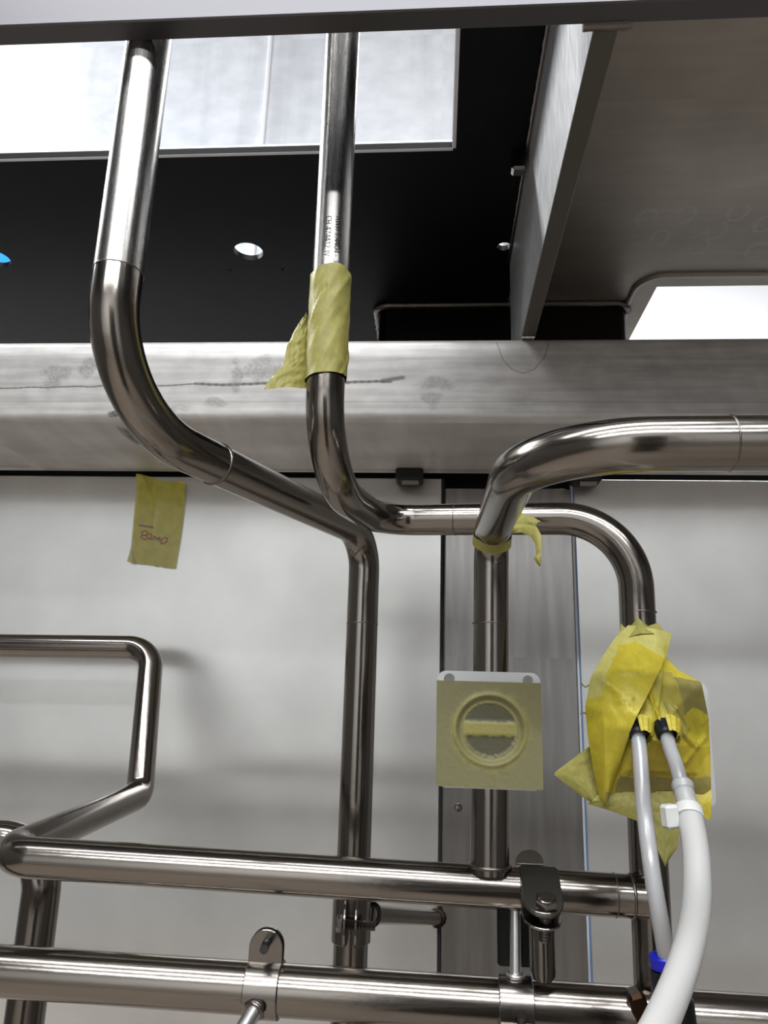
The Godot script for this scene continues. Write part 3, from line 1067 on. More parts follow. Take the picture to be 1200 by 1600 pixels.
# two half shells closed round a pipe with a pair of ears and a bolt; ear points from the pipe
func pipe_clamp(called: String, label: String, c: Vector3, axis: Vector3, ear: Vector3, R: float, width: float, ear_l: float, gap := 0.003) -> Node3D:
	var o := thing(called, label, "clamp", c, "pipe clamps on the lower pipes")
	var A := axis.normalized()
	var E := (ear - A * ear.dot(A)).normalized()
	var S := A.cross(E)
	var st := mb()
	lathe(st, c, A, [Vector2(R, -width / 2), Vector2(R + 0.0012, -width / 2), Vector2(R + 0.0016, -width / 2 + 0.0004), Vector2(R + 0.0016, width / 2 - 0.0004), Vector2(R + 0.0012, width / 2), Vector2(R, width / 2)], 48)
	part("band", st, M.clamp, o)
	for s in [-1.0, 1.0]:
		st = mb()
		prism(st, tongue(width, ear_l), c + E * (R - 0.001) + S * (s * gap / 2 + (0.0 if s > 0 else -0.0016)), A, E, S, 0.0016, 0.0003)
		part("ear", st, M.clamp, o)
	return o

func bolt(o: Node3D, c: Vector3, dir: Vector3, head: float, shank: float, r: float) -> void:
	var D := dir.normalized()
	var U := D.cross(Vector3(0.3, 0.2, 0.9)).normalized()
	var st := mb()
	prism(st, hexagon(r * 1.75), c + D * (head - r * 1.3), U, D.cross(U), D, r * 1.3, 0.0004)
	lathe(st, c + D * head, D, [Vector2(r * 1.3, 0), Vector2(r * 1.15, 0.0003), Vector2(0, 0.0003)], 18)
	part("bolt_head", st, M.clamp, o)
	st = mb()
	threaded(st, c + D * (head - r * 1.3), -D, shank, r)
	part("bolt_shank", st, M.thread, o)

func build_clamps() -> void:
	var xa := Vector3(1, -0.0083, 0)
	# upright ear, stay rod to the front
	var c1 := Vector3(-0.0935, EYE - 0.1557, -0.46)
	var o := pipe_clamp("pipe_clamp", "upright round-eared clamp on the lowest pipe with a stay rod in front", c1, xa, Vector3(0.0, 1, 0.06), 0.0131, 0.0190, 0.0190, 0.0028)
	bolt(o, c1 + Vector3(0, 0.0235, 0.002), Vector3(-0.12, -0.05, -1), 0.0055, 0.017, 0.0024)
	var st := mb()
	var ra := c1 + Vector3(-0.001, -0.0045, 0.0135)
	rod(st, ra, ra + Vector3(-0.060, -0.100, 0.150), 0.0044, 24)
	part("stay_rod", st, M.bright, o)
	st = mb()
	bead(st, ring_path(ra + Vector3(-0.0006, -0.0010, 0.0016), Vector3(-0.03, -0.05, 0.075), 0.0048, 24), 0.0012, 14, true)
	part("weld_bead", st, M.weld, o)
	# ear towards the eye, rod going up
	var c2 := Vector3(0.0445, EYE - 0.1568, -0.46)
	o = pipe_clamp("pipe_clamp", "clamp on the lowest pipe with its bolt end upright and a rod above", c2, xa, Vector3(0, -0.45, 1), 0.0131, 0.0185, 0.0170, 0.0028)
	bolt(o, c2 + Vector3(0.001, -0.0095, 0.0205), Vector3(0, -1, -0.45), 0.0065, 0.019, 0.0024)
	st = mb()
	rod(st, c2 + Vector3(0.0005, 0.0125, 0.001), Vector3(0.0460, EYE - 0.1080, -0.4635), 0.0032, 20)
	part("hanger_rod", st, M.bright, o)
	st = mb()
	bead(st, ring_path(c2 + Vector3(0.0005, 0.0150, 0.001), Vector3.UP, 0.0040, 22), 0.0013, 15, true)
	part("weld_bead", st, M.bright, o)
	# clamp on the collecting pipe
	var c3 := Vector3(0.0580, EYE - 0.0985, -0.4575)
	o = pipe_clamp("pipe_clamp", "dark clamp with a hex bolt on the level pipe below the square valve", c3, Vector3(1, -0.0176, 0), Vector3(0, -0.34, 1), 0.0112, 0.0205, 0.0190, 0.0070)
	st = mb()
	prism(st, tongue(0.0212, 0.0315), c3 + Vector3(0, 0.0112, 0.0035), Vector3(1, -0.0176, 0), Vector3(0, -0.60, 0.80), Vector3(0, 0.80, 0.60), 0.0018, 0.0004)
	part("top_ear", st, M.clamp_dark, o)
	bolt(o, c3 + Vector3(0.0012, -0.0060, 0.0212), Vector3(0, 1, 0.45), 0.0085, 0.020, 0.0034)
	st = mb()
	var s0 := Vector3(0.0590, EYE - 0.1080, -0.4520)
	tube(st, PackedVector3Array([s0, s0 + Vector3(0, -0.0280, 0), s0 + Vector3(0, -0.0310, 0), s0 + Vector3(0, -0.0333, 0), s0 + Vector3(0, -0.0345, 0)]), [0.0072, 0.0072, 0.0066, 0.0048, 0.001], 32)
	part("stub_bar", st, M.pipe, o)
	st = mb()
	rbox(st, Vector3(0.0460, EYE - 0.1215, -0.4660), Vector3(0.0205, 0.0360, 0.005), 0.0012)
	part("bracket_leg", st, M.black, o)
	st = mb()
	prism(st, tongue(0.0160, 0.0100), Vector3(0.0540, EYE - 0.0870, -0.462), Vector3(1, 0, 0), Vector3(0.1, 0.5, -0.6).normalized(), Vector3(0, 0.6, 0.5).normalized(), 0.0016)
	part("rear_ear", st, M.clamp, o)
	# clamp on the rear drop pipe with its rod to the post
	var c4 := Vector3(-0.0565, EYE - 0.1440, -0.563)
	o = pipe_clamp("pipe_clamp", "clamp on the rear drop pipe tied by a rod to the post", c4, Vector3.UP, Vector3(0.06, 0, 1), 0.0118, 0.0300, 0.0170, 0.0060)
	bolt(o, c4 + Vector3(0.001, 0.0005, 0.0185), Vector3(-1, 0.05, 0.06), 0.0090, 0.022, 0.0030)
	st = mb()
	rod(st, c4 + Vector3(0.0115, 0.0015, -0.004), Vector3(0.0045, EYE - 0.2000, -0.793), 0.0062, 24)
	part("tie_rod", st, M.pipe, o)
	st = mb()
	bead(st, ring_path(Vector3(0.0037, EYE - 0.1991, -0.790), Vector3(0.0555, -0.0585, -0.222), 0.0066, 26), 0.0022, 33, true)
	part("weld_bead", st, M.tint, o)
	st = mb()
	lathe(st, c4 + Vector3(0.0115, 0.0015, -0.004), Vector3(0.0555, -0.0585, -0.222), [Vector2(0.009, 0), Vector2(0.009, 0.003), Vector2(0.0062, 0.006)], 24)
	part("collar", st, M.weld, o)

# ------------------------------------------------------------------ hoses
func build_hoses() -> void:
	var o := thing("air_tube", "milky thin tube hanging straight from the yellow wrapped valve", "tube", Vector3(0.1048, 1.3410, -0.3850))
	var st := mb()
	tube(st, smooth_path([Vector3(0.1056, 1.4394, -0.4120), Vector3(0.1041, 1.4281, -0.4040), Vector3(0.1005, 1.4055, -0.3880), Vector3(0.0991, 1.3822, -0.3760), Vector3(0.1004, 1.3620, -0.3720), Vector3(0.1039, 1.3418, -0.3760)]), 0.0038, 24)
	part("tube", st, M.clear_tube, o)
	o = thing("push_fitting", "black fitting with a bright blue collar taking the thin tube", "fitting", Vector3(0.1083, 1.3052, -0.3850))
	st = mb()
	var fa := Vector3(0.1038, 1.3451, -0.3780)
	var fb := Vector3(0.1063, 1.3078, -0.3780)
	var fd := (fb - fa).normalized()
	lathe(st, fa, fd, [Vector2(0.0040, 0), Vector2(0.0068, 0.0003), Vector2(0.0074, 0.0012), Vector2(0.0070, 0.0058), Vector2(0.0052, 0.0062)], 32)
	part("release_collar", st, M.collar, o)
	st = mb()
	lathe(st, fa + fd * 0.006, fd, [Vector2(0.0050, 0), Vector2(0.0078, 0.0004), Vector2(0.0080, 0.010), Vector2(0.0095, 0.012), Vector2(0.0095, 0.060), Vector2(0.0, 0.060)], 32)
	part("sleeve", st, M.black, o)
	st = mb()
	tube(st, smooth_path([fa + fd * 0.062, fa + fd * 0.12, Vector3(0.135, EYE - 0.45, -0.36), Vector3(0.13, EYE - 1.2, -0.36)]), 0.0045, 20)
	part("supply_tube", st, M.black, o)
	# second tube, with the thick hose pushed over it
	o = thing("air_tube", "short milky tube slanting from the wrapped valve into the white hose", "tube", Vector3(0.1186, 1.4122, -0.3850))
	st = mb()
	tube(st, smooth_path([Vector3(0.1200, 1.4399, -0.4120), Vector3(0.1193, 1.4317, -0.4040), Vector3(0.1194, 1.4217, -0.3940), Vector3(0.1187, 1.4095, -0.3840)]), 0.0036, 24)
	part("tube", st, M.clear_tube, o)
	for q in [[Vector3(0.1055, 1.4375, -0.4110), Vector3(0.1041, 1.4266, -0.4030), "blue mark"], [Vector3(0.1199, 1.4380, -0.4110), Vector3(0.1196, 1.4299, -0.4030), "blue mark"]]:
		pass
	o = thing("white_hose", "thick glossy white hose curving down across the pipes", "hose", Vector3(0.0664, 1.3444, -0.2700))
	st = mb()
	var path := smooth_path([Vector3(0.1199, 1.4158, -0.3900), Vector3(0.1195, 1.4116, -0.3860), Vector3(0.1187, 1.4032, -0.3780), Vector3(0.1145, 1.3884, -0.3600), Vector3(0.1073, 1.3721, -0.3420), Vector3(0.0955, 1.3588, -0.3220), Vector3(0.0817, 1.3496, -0.3000), Vector3(0.0679, 1.3423, -0.2800), Vector3(0.0524, 1.3337, -0.2620)], 10)
	for k in 24:
		# hangs on below towards the floor
		var lastp := path[path.size() - 1]
		var dirp := (lastp - path[path.size() - 2]).normalized().lerp(Vector3.DOWN, 0.2).normalized()
		path.append(lastp + dirp * 0.04)
	var rad := []
	for k in path.size():
		var t := float(k)
		rad.append(0.0048 if k < 14 else lerpf(0.0048, 0.0057, clampf((t - 14) / 6.0, 0, 1)))
	tube(st, path, rad, 32)
	part("tube", st, M.hose, o)
	st = mb()
	lathe(st, path[0], (path[0] - path[3]).normalized(), [Vector2(0.0050, -0.004), Vector2(0.0052, 0.0), Vector2(0.0046, 0.0010), Vector2(0.0034, 0.0013)], 28)
	part("lip", st, M.hose, o)
	# cable tie round the end of the hose
	var tc := Vector3(0.1185, 1.4039, -0.3790)
	o = thing("cable_tie", "white cable tie with a square head round the hose end", "cable tie", tc)
	var ta := (path[24] - path[16]).normalized()
	st = mb()
	lathe(st, tc, ta, [Vector2(0.0050, -0.0028), Vector2(0.0064, -0.0028), Vector2(0.0066, -0.0024), Vector2(0.0066, 0.0024), Vector2(0.0064, 0.0028), Vector2(0.0050, 0.0028)], 32)
	part("band", st, M.tie, o)
	st = mb()
	var hb := Basis(Vector3(0, 1, 0), 0.35) * Basis(Vector3(0, 0, 1), 0.08)
	rbox(st, tc + Vector3(-0.0092, -0.0010, 0.0022), Vector3(0.0070, 0.0105, 0.0065), 0.0012, hb)
	part("head", st, M.tie, o)

# ------------------------------------------------------------------ tape
func ruled(st: SurfaceTool, A: Array, B: Array, n: int, sag: Vector3, crease: float, seed_: int, rows := 16) -> void:
	# a strip of tape between two edge lines
	var ea := resample(A, rows)
	var eb := resample(B, rows)
	var nz := FastNoiseLite.new()
	nz.seed = seed_; nz.frequency = 0.12
	var P := []
	for i in rows + 1:
		var row := []
		for j in n + 1:
			var t := float(j) / n
			var p: Vector3 = ea[i].lerp(eb[i], t) + sag * sin(PI * t)
			p += Vector3(0, 0, 1) * crease * nz.get_noise_2d(i * 2.0, j * 2.0)
			row.append(p)
		P.append(row)
	lattice(st, P)

func resample(L: Array, n: int) -> Array:
	var tot := 0.0
	for i in L.size() - 1:
		tot += (L[i] as Vector3).distance_to(L[i + 1])
	var out := []
	for k in n + 1:
		var want := tot * k / n
		var i := 0
		while i < L.size() - 2 and want > (L[i] as Vector3).distance_to(L[i + 1]):
			want -= (L[i] as Vector3).distance_to(L[i + 1])
			i += 1
		var d := (L[i] as Vector3).distance_to(L[i + 1])
		out.append((L[i] as Vector3).lerp(L[i + 1], clampf(want / maxf(d, 1e-6), 0, 1)))
	return out

func note_image() -> Image:
	var im := Image.create(256, 512, false, Image.FORMAT_RGB8)
	var n := FastNoiseLite.new()
	n.seed = 91; n.frequency = 0.015; n.fractal_octaves = 3
	for y in 512:
		for x in 256:
			var g := 1.0 + 0.09 * n.get_noise_2d(x, y)
			im.set_pixel(x, y, Color(0.80 * g, 0.76 * g, 0.24 * g))
	var red := Color(0.55, 0.14, 0.03)
	stroke(im, [Vector2(38, 292), Vector2(112, 290)], 6.0, red, 0.95)
	var L := [[Vector2(50, 362), Vector2(56, 326), Vector2(72, 316), Vector2(86, 326), Vector2(80, 340), Vector2(58, 346), Vector2(84, 344), Vector2(88, 358), Vector2(70, 368), Vector2(54, 362)],
		[Vector2(94, 336), Vector2(108, 332), Vector2(112, 344), Vector2(96, 362), Vector2(116, 360)],
		[Vector2(118, 360), Vector2(124, 340), Vector2(134, 356), Vector2(142, 342), Vector2(144, 362)],
		[Vector2(168, 340), Vector2(152, 352), Vector2(154, 374), Vector2(170, 378), Vector2(184, 362), Vector2(182, 342), Vector2(168, 340)]]
	for s in L:
		stroke(im, s, 4.2, red, 0.85)
	return im

func build_tape() -> void:
	# note on the left panel
	var o := thing("tape_note", "yellow tape note with red handwriting stuck on the pale panel", "tape", Vector3(-0.3151, 1.5882, -0.7935))
	var tl := Vector3(-0.3451, 1.6962, -0.7935)
	var tr := Vector3(-0.2875, 1.6866, -0.7935)
	var bl := Vector3(-0.3429, 1.5935, -0.7935)
	var br := Vector3(-0.2903, 1.5879, -0.7935)
	var P := []
	var nz := FastNoiseLite.new()
	nz.seed = 4; nz.frequency = 0.05
	for i in 41:
		var row := []
		for j in 25:
			var u := j / 24.0
			var v := i / 40.0
			var p: Vector3 = tl.lerp(tr, u).lerp(bl.lerp(br, u), v)
			p.y += 0.0012 * sin(u * 9.0) * (1.0 - v) + 0.0016 * nz.get_noise_2d(j * 6.0, 400.0) * v
			p.x += 0.0020 * sin(v * 3.0) * (1.0 if u > 0.5 else -0.3)
			var z := 0.0006 + 0.0004 * nz.get_noise_2d(j * 3.0, i * 3.0)
			z += 0.0016 * exp(-pow((u - 0.46 + 0.03 * v) / 0.035, 2.0)) * smoothstep(0.95, 0.3, v)
			z += 0.0016 * exp(-pow((u - 0.08 - 1.1 * v) / 0.05, 2.0)) * smoothstep(0.42, 0.1, v)
			# lifted corners
			z += 0.006 * pow(clampf(0.22 - (u + v), 0, 1) / 0.22, 1.5)
			z += 0.005 * pow(clampf(0.20 - ((1 - u) + v), 0, 1) / 0.20, 1.5)
			z += 0.008 * pow(clampf(0.20 - (u + (1 - v)), 0, 1) / 0.20, 1.5)
			p.z += z
			row.append(p)
		P.append(row)
	var st := mb()
	lattice(st, P, true)
	var m := plain(Color(1, 1, 1), 0.3, 0.5)
	m.albedo_texture = tex(note_image())
	m.transparency = BaseMaterial3D.TRANSPARENCY_ALPHA
	m.albedo_color = Color(1, 1, 1, 0.72)
	part("sheet", st, m, o)
	# sleeve of tape round the lettered pipe
	o = thing("tape_wrap", "pale yellow tape wrapped round the lettered pipe with a torn flap", "tape", Vector3(-0.064, EYE + 0.165, -0.377))
	P = []
	nz.frequency = 0.04
	for i in 37:
		var row := []
		for j in 65:
			var a := TAU * j / 64.0
			var v := i / 36.0
			var y := lerpf(EYE + 0.2390 + 0.0014 * sin(a * 2.0 + 0.6), EYE + 0.1735 + 0.0012 * sin(a - 0.4), v)
			var cx := lerpf(-0.0628, -0.0655, (y - (EYE + 0.1145)) / 0.9855)
			var R := 0.01065 + 0.0011 + 0.0007 * nz.get_noise_2d(40.0 * cos(a) + 60.0, i * 3.0 + 40.0 * sin(a))
			# folds of the layers
			R += 0.0006 * exp(-pow((fposmod(a * 0.5 + v * 1.6, 1.4) - 0.7) / 0.05, 2.0))
			row.append(Vector3(cx + R * sin(a), y, -0.377 + R * cos(a)))
		P.append(row)
	st = mb()
	lattice(st, P)
	part("sleeve", st, M.tape, o)
	st = mb()
	ruled(st, [Vector3(-0.0759, 1.6655, -0.3800), Vector3(-0.0749, 1.6461, -0.3800), Vector3(-0.0738, 1.6197, -0.3800)], [Vector3(-0.0771, 1.6655, -0.3800), Vector3(-0.0810, 1.6597, -0.3790), Vector3(-0.0864, 1.6446, -0.3770), Vector3(-0.0870, 1.6318, -0.3750), Vector3(-0.0927, 1.6234, -0.3720), Vector3(-0.0959, 1.6145, -0.3700)], 14, Vector3(0, 0, 0.002), 0.0016, 17, 30)
	part("flap", st, M.tape, o)
	# ring of tape at the bend of the near pipe
	var b3 := Vector3(0.0335, EYE + 0.1060, -0.455)
	o = thing("tape_ring", "narrow yellow tape ring with two curled ends on the near pipe bend", "tape", b3)
	var axis := Vector3(0.03, 0.74, 0.67).normalized()
	var cen := b3 + Vector3(0.0000, -0.0062, 0.0075)
	P = []
	var U := axis.cross(Vector3(0, 0, 1)).normalized()
	var W := axis.cross(U)
	for i in 6:
		var row := []
		for j in 49:
			var a := TAU * j / 48.0
			row.append(cen + (U * cos(a) + W * sin(a)) * (0.01165 + 0.0003 * (i % 2)) + axis * lerpf(0.0030, -0.0034, i / 5.0))
		P.append(row)
	st = mb()
	lattice(st, P)
	part("band", st, M.tape, o)
	st = mb()
	ruled(st, [Vector3(0.0432, 1.5518, -0.4420), Vector3(0.0506, 1.5522, -0.4400), Vector3(0.0554, 1.5490, -0.4360), Vector3(0.0576, 1.5437, -0.4330), Vector3(0.0579, 1.5371, -0.4310), Vector3(0.0560, 1.5344, -0.4310), Vector3(0.0594, 1.5298, -0.4300)], [Vector3(0.0440, 1.5574, -0.4420), Vector3(0.0519, 1.5578, -0.4400), Vector3(0.0588, 1.5551, -0.4350), Vector3(0.0613, 1.5490, -0.4320), Vector3(0.0614, 1.5426, -0.4310), Vector3(0.0604, 1.5370, -0.4300), Vector3(0.0602, 1.5301, -0.4300)], 6, Vector3(0, 0, 0.001), 0.0008, 18, 24)
	part("long_tail", st, M.tape, o)
	st = mb()
	ruled(st, [Vector3(0.0454, 1.5571, -0.4440), Vector3(0.0520, 1.5577, -0.4410), Vector3(0.0585, 1.5550, -0.4380), Vector3(0.0593, 1.5578, -0.4380)], [Vector3(0.0488, 1.5682, -0.4460), Vector3(0.0524, 1.5646, -0.4430), Vector3(0.0580, 1.5616, -0.4390), Vector3(0.0622, 1.5584, -0.4370)], 6, Vector3(0, 0, 0.001), 0.0008, 19, 16)
	part("short_tail", st, M.tape, o)
	bundle()

# crumpled wrapping of the second valve
# the layers of tape as they lie: strong yellow where doubled, pale where single, olive where stuck to steel
func fill(im: Image, poly: Array, col: Color, n: FastNoiseLite, edge := 0.0) -> void:
	var pk := PackedVector2Array()
	var lo := Vector2(1e9, 1e9)
	var hi := Vector2(-1e9, -1e9)
	for q in poly:
		var v := Vector2((q[0] - 860.0) * 2.0, (q[1] - 960.0) * 2.0)
		pk.append(v)
		lo = lo.min(v); hi = hi.max(v)
	for y in range(maxi(0, int(lo.y)), mini(im.get_height(), int(hi.y) + 1)):
		for x in range(maxi(0, int(lo.x)), mini(im.get_width(), int(hi.x) + 1)):
			if Geometry2D.is_point_in_polygon(Vector2(x + 9.0 * n.get_noise_2d(x * 0.8, y * 0.8 + 200.0), y + 9.0 * n.get_noise_2d(x * 0.8 + 400.0, y * 0.8)), pk):
				var g := 1.0 + 0.07 * n.get_noise_2d(x, y) + 0.04 * n.get_noise_2d(x * 6.0, y * 2.0)
				im.set_pixel(x, y, Color(col.r * g, col.g * g, col.b * g))
	if edge > 0.0:
		for k in pk.size():
			stroke(im, [pk[k], pk[(k + 1) % pk.size()]], 1.3, Color(0.74, 0.70, 0.42), edge)

func layer_image(top: bool) -> Image:
	var im := Image.create(520, 800, false, Image.FORMAT_RGB8)
	var n := FastNoiseLite.new()
	n.seed = 57; n.frequency = 0.02; n.fractal_octaves = 4
	var strong := Color(0.66, 0.605, 0.185)
	var pale := Color(0.66, 0.635, 0.36)
	var olive := Color(0.49, 0.455, 0.25)
	fill(im, [[860, 960], [1120, 960], [1120, 1360], [860, 1360]], strong, n)
	if top:
		fill(im, [[970, 960], [1060, 960], [1060, 996], [1046, 1028], [1018, 1012], [996, 996], [968, 1004], [940, 1050], [926, 1090], [905, 1100], [905, 1040]], pale, n, 0.25)
		fill(im, [[1042, 1000], [1052, 1000], [960, 1240], [950, 1240]], Color(0.63, 0.575, 0.19), n)
		fill(im, [[925, 1235], [965, 1235], [965, 1265], [925, 1265]], olive, n)
	else:
		fill(im, [[1022, 1046], [1100, 1060], [1104, 1112], [1068, 1100], [1044, 1118]], olive, n, 0.2)
		fill(im, [[1000, 1040], [1050, 1044], [1046, 1150], [1022, 1142]], Color(0.58, 0.54, 0.24), n, 0.3)
		fill(im, [[992, 1158], [1090, 1160], [1112, 1206], [958, 1212], [966, 1180]], Color(0.59, 0.53, 0.16), n, 0.2)
		fill(im, [[950, 1212], [1112, 1204], [1112, 1246], [940, 1250]], olive, n, 0.3)
		fill(im, [[1080, 1180], [1112, 1160], [1112, 1204], [1060, 1208]], Color(0.64, 0.585, 0.21), n, 0.3)
		stroke(im, [Vector2(440, 340), Vector2(490, 290)], 1.4, Color(0.42, 0.38, 0.16), 0.6)
		stroke(im, [Vector2(470, 500), Vector2(494, 524)], 2.0, Color(0.34, 0.31, 0.2), 0.6)
	return im

func tape_uv(p: Vector3) -> Vector2:
	var tl := Vector3(0.0649, 1.5020, -0.4300)
	var tr := Vector3(0.1576, 1.5039, -0.4300)
	var bl := Vector3(0.0612, 1.3672, -0.4300)
	var d := Vector2(p.x - tl.x, p.y - tl.y)
	var ex := Vector2(tr.x - tl.x, tr.y - tl.y)
	var ey := Vector2(bl.x - tl.x, bl.y - tl.y)
	return Vector2(d.dot(ex) / ex.length_squared(), d.dot(ey) / ey.length_squared())

# height of a pinched crease between two points
func crease(p: Vector3, a: Vector3, b: Vector3, w: float, amp: float) -> float:
	var q := Geometry2D.get_closest_point_to_segment(Vector2(p.x, p.y), Vector2(a.x, a.y), Vector2(b.x, b.y))
	var dd := Vector2(p.x, p.y).distance_to(q) / w
	return amp * exp(-pow(absf(dd), 1.4))

func uv_lattice(st: SurfaceTool, P: Array, flip := false) -> void:
	var uvs := []
	for row in P:
		var r := []
		for q in row:
			r.append(tape_uv(q))
		uvs.append(r)
	lattice(st, P, flip, uvs)

func tape_mat(im: Image) -> StandardMaterial3D:
	var m := plain(Color(1, 1, 1), 0.42, 0.4)
	m.albedo_texture = tex(im)
	m.backlight_enabled = true
	m.backlight = Color(0.14, 0.12, 0.04)
	return m

func bundle() -> void:
	var o := thing("tape_wrap", "crumpled bright yellow tape bundle wrapped over the second valve", "tape", Vector3(0.12, EYE - 0.07, -0.43))
	var under := tape_mat(layer_image(false))
	var over := tape_mat(layer_image(true))
	var out := [Vector3(0.1150, 1.4972, -0.4520), Vector3(0.1202, 1.4994, -0.4500), Vector3(0.1283, 1.4981, -0.4500), Vector3(0.1351, 1.4935, -0.4480), Vector3(0.1320, 1.4814, -0.4450), Vector3(0.1368, 1.4729, -0.4380), Vector3(0.1472, 1.4663, -0.4325), Vector3(0.1480, 1.4574, -0.4318), Vector3(0.1492, 1.4479, -0.4316), Vector3(0.1486, 1.4278, -0.4316), Vector3(0.1477, 1.4108, -0.4318), Vector3(0.1460, 1.4054, -0.4330), Vector3(0.1372, 1.4044, -0.4330), Vector3(0.1272, 1.4041, -0.4330), Vector3(0.1154, 1.4036, -0.4330), Vector3(0.1085, 1.4033, -0.4340), Vector3(0.0986, 1.4023, -0.4340), Vector3(0.0902, 1.4026, -0.4340), Vector3(0.0876, 1.4158, -0.4320), Vector3(0.0848, 1.4325, -0.4300), Vector3(0.0846, 1.4528, -0.4300), Vector3(0.0896, 1.4687, -0.4340), Vector3(0.1006, 1.4849, -0.4420), Vector3(0.1060, 1.4902, -0.4470), Vector3(0.1150, 1.4972, -0.4520)]
	var cen := Vector3(0.1132, 1.4407, -0.4110)
	var ring := resample(out, 144)
	var folds := [[Vector3(0.1110, 1.4569, -0.4200), Vector3(0.1067, 1.4461, -0.4200), 0.0022], [Vector3(0.1141, 1.4577, -0.4200), Vector3(0.1183, 1.4399, -0.4200), 0.0026], [Vector3(0.1212, 1.4539, -0.4200), Vector3(0.1224, 1.4413, -0.4200), 0.0020], [Vector3(0.1266, 1.4540, -0.4200), Vector3(0.1345, 1.4423, -0.4200), 0.0026], [Vector3(0.1249, 1.4480, -0.4200), Vector3(0.1316, 1.4390, -0.4200), 0.0018], [Vector3(0.1315, 1.4377, -0.4200), Vector3(0.1397, 1.4327, -0.4200), 0.0018], [Vector3(0.1114, 1.4357, -0.4200), Vector3(0.1207, 1.4347, -0.4200), 0.0018], [Vector3(0.1308, 1.4370, -0.4200), Vector3(0.1382, 1.4308, -0.4200), -0.0014], [Vector3(0.1158, 1.4537, -0.4200), Vector3(0.1144, 1.4404, -0.4200), -0.0016], [Vector3(0.1310, 1.4240, -0.4300), Vector3(0.1472, 1.4378, -0.4300), 0.0012], [Vector3(0.1020, 1.4198, -0.4300), Vector3(0.1407, 1.4191, -0.4300), 0.0010]]
	var nz := FastNoiseLite.new()
	nz.seed = 13; nz.frequency = 1.0; nz.fractal_octaves = 2
	var rows := 52
	var P := []
	for i in rows + 1:
		var t := float(i) / rows
		var row := []
		for k in 145:
			var e: Vector3 = ring[k % 144]
			var p := cen.lerp(e, t)
			# drawn tight over the plate, raised where the two fittings push it out
			p.z = lerpf(e.z, cen.z + 0.001, pow(1.0 - t, 0.8) * 0.3 + 0.7 * pow(1.0 - t * t, 1.9))
			var env := smoothstep(1.0, 0.9, t)
			p.z += env * 0.0011 * nz.get_noise_3d(p.x * 45.0, p.y * 40.0, 0.0)
			for f in folds:
				p.z += env * crease(p, f[0], f[1], 0.0011, f[2])
			row.append(p)
		P.append(row)
	var st := mb()
	uv_lattice(st, P)
	part("cover", st, under, o)
	P = []
	for i in 9:
		var row := []
		for k in 145:
			var p := Vector3(cen.x, cen.y, -0.447).lerp(ring[k % 144], i / 8.0)
			row.append(p)
		P.append(row)
	st = mb()
	uv_lattice(st, P, true)
	part("rear_cover", st, under, o)
	# broad strip laid across from the pipe down to the lower corner
	P = []
	var cf := [[Vector3(0.0893, 1.4658, -0.4200), Vector3(0.0959, 1.4599, -0.4200), 0.0022], [Vector3(0.0959, 1.4599, -0.4200), Vector3(0.1025, 1.4560, -0.4200), 0.0020], [Vector3(0.0970, 1.4552, -0.4200), Vector3(0.1054, 1.4474, -0.4200), 0.0022], [Vector3(0.0919, 1.4699, -0.4200), Vector3(0.1121, 1.4705, -0.4200), 0.0014], [Vector3(0.1092, 1.4849, -0.4300), Vector3(0.1100, 1.4729, -0.4300), 0.0010], [Vector3(0.0928, 1.4530, -0.4200), Vector3(0.1006, 1.4400, -0.4200), -0.0008], [Vector3(0.0884, 1.4462, -0.4200), Vector3(0.0893, 1.4201, -0.4200), 0.0008]]
	var la := resample([Vector3(0.1129, 1.4988, -0.4490), Vector3(0.1033, 1.4905, -0.4430), Vector3(0.0926, 1.4776, -0.4330), Vector3(0.0850, 1.4666, -0.4260), Vector3(0.0813, 1.4510, -0.4240), Vector3(0.0822, 1.4359, -0.4250), Vector3(0.0849, 1.4193, -0.4280), Vector3(0.0883, 1.4045, -0.4310), Vector3(0.0901, 1.4010, -0.4310)], 56)
	var lb := resample([Vector3(0.1365, 1.4940, -0.4450), Vector3(0.1297, 1.4808, -0.4360), Vector3(0.1214, 1.4702, -0.4240), Vector3(0.1119, 1.4585, -0.4120), Vector3(0.1043, 1.4485, -0.4050), Vector3(0.1008, 1.4404, -0.4070), Vector3(0.0985, 1.4288, -0.4150), Vector3(0.0953, 1.4152, -0.4240), Vector3(0.0919, 1.4012, -0.4300)], 56)
	for i in 57:
		var row := []
		for j in 37:
			var t := j / 36.0
			var p: Vector3 = la[i].lerp(lb[i], t)
			p.z += 0.0050 * sin(PI * t) + 0.0008
			var env := sin(PI * clampf(t, 0.08, 0.94))
			p.z += 0.0011 * nz.get_noise_3d(p.x * 40.0 + 9.0, p.y * 30.0, 2.0) * env
			for f in cf:
				p.z += env * crease(p, f[0], f[1], 0.0011, f[2])
			row.append(p)
		P.append(row)
	st = mb()
	uv_lattice(st, P)
	part("cross_strip", st, over, o)
	# crown of torn ends round the pipe
	st = mb()
	ruled(st, [Vector3(0.1061, 1.4890, -0.4460), Vector3(0.1099, 1.4908, -0.4400), Vector3(0.1167, 1.4929, -0.4380), Vector3(0.1239, 1.4931, -0.4380), Vector3(0.1345, 1.4901, -0.4430)], [Vector3(0.1098, 1.5002, -0.4530), Vector3(0.1129, 1.4963, -0.4510), Vector3(0.1193, 1.5035, -0.4500), Vector3(0.1246, 1.4987, -0.4500), Vector3(0.1307, 1.5007, -0.4500)], 5, Vector3(0, 0, 0.001), 0.0006, 23, 28)
	part("torn_crown", st, M.tape, o)
	# flap at the side
	st = mb()
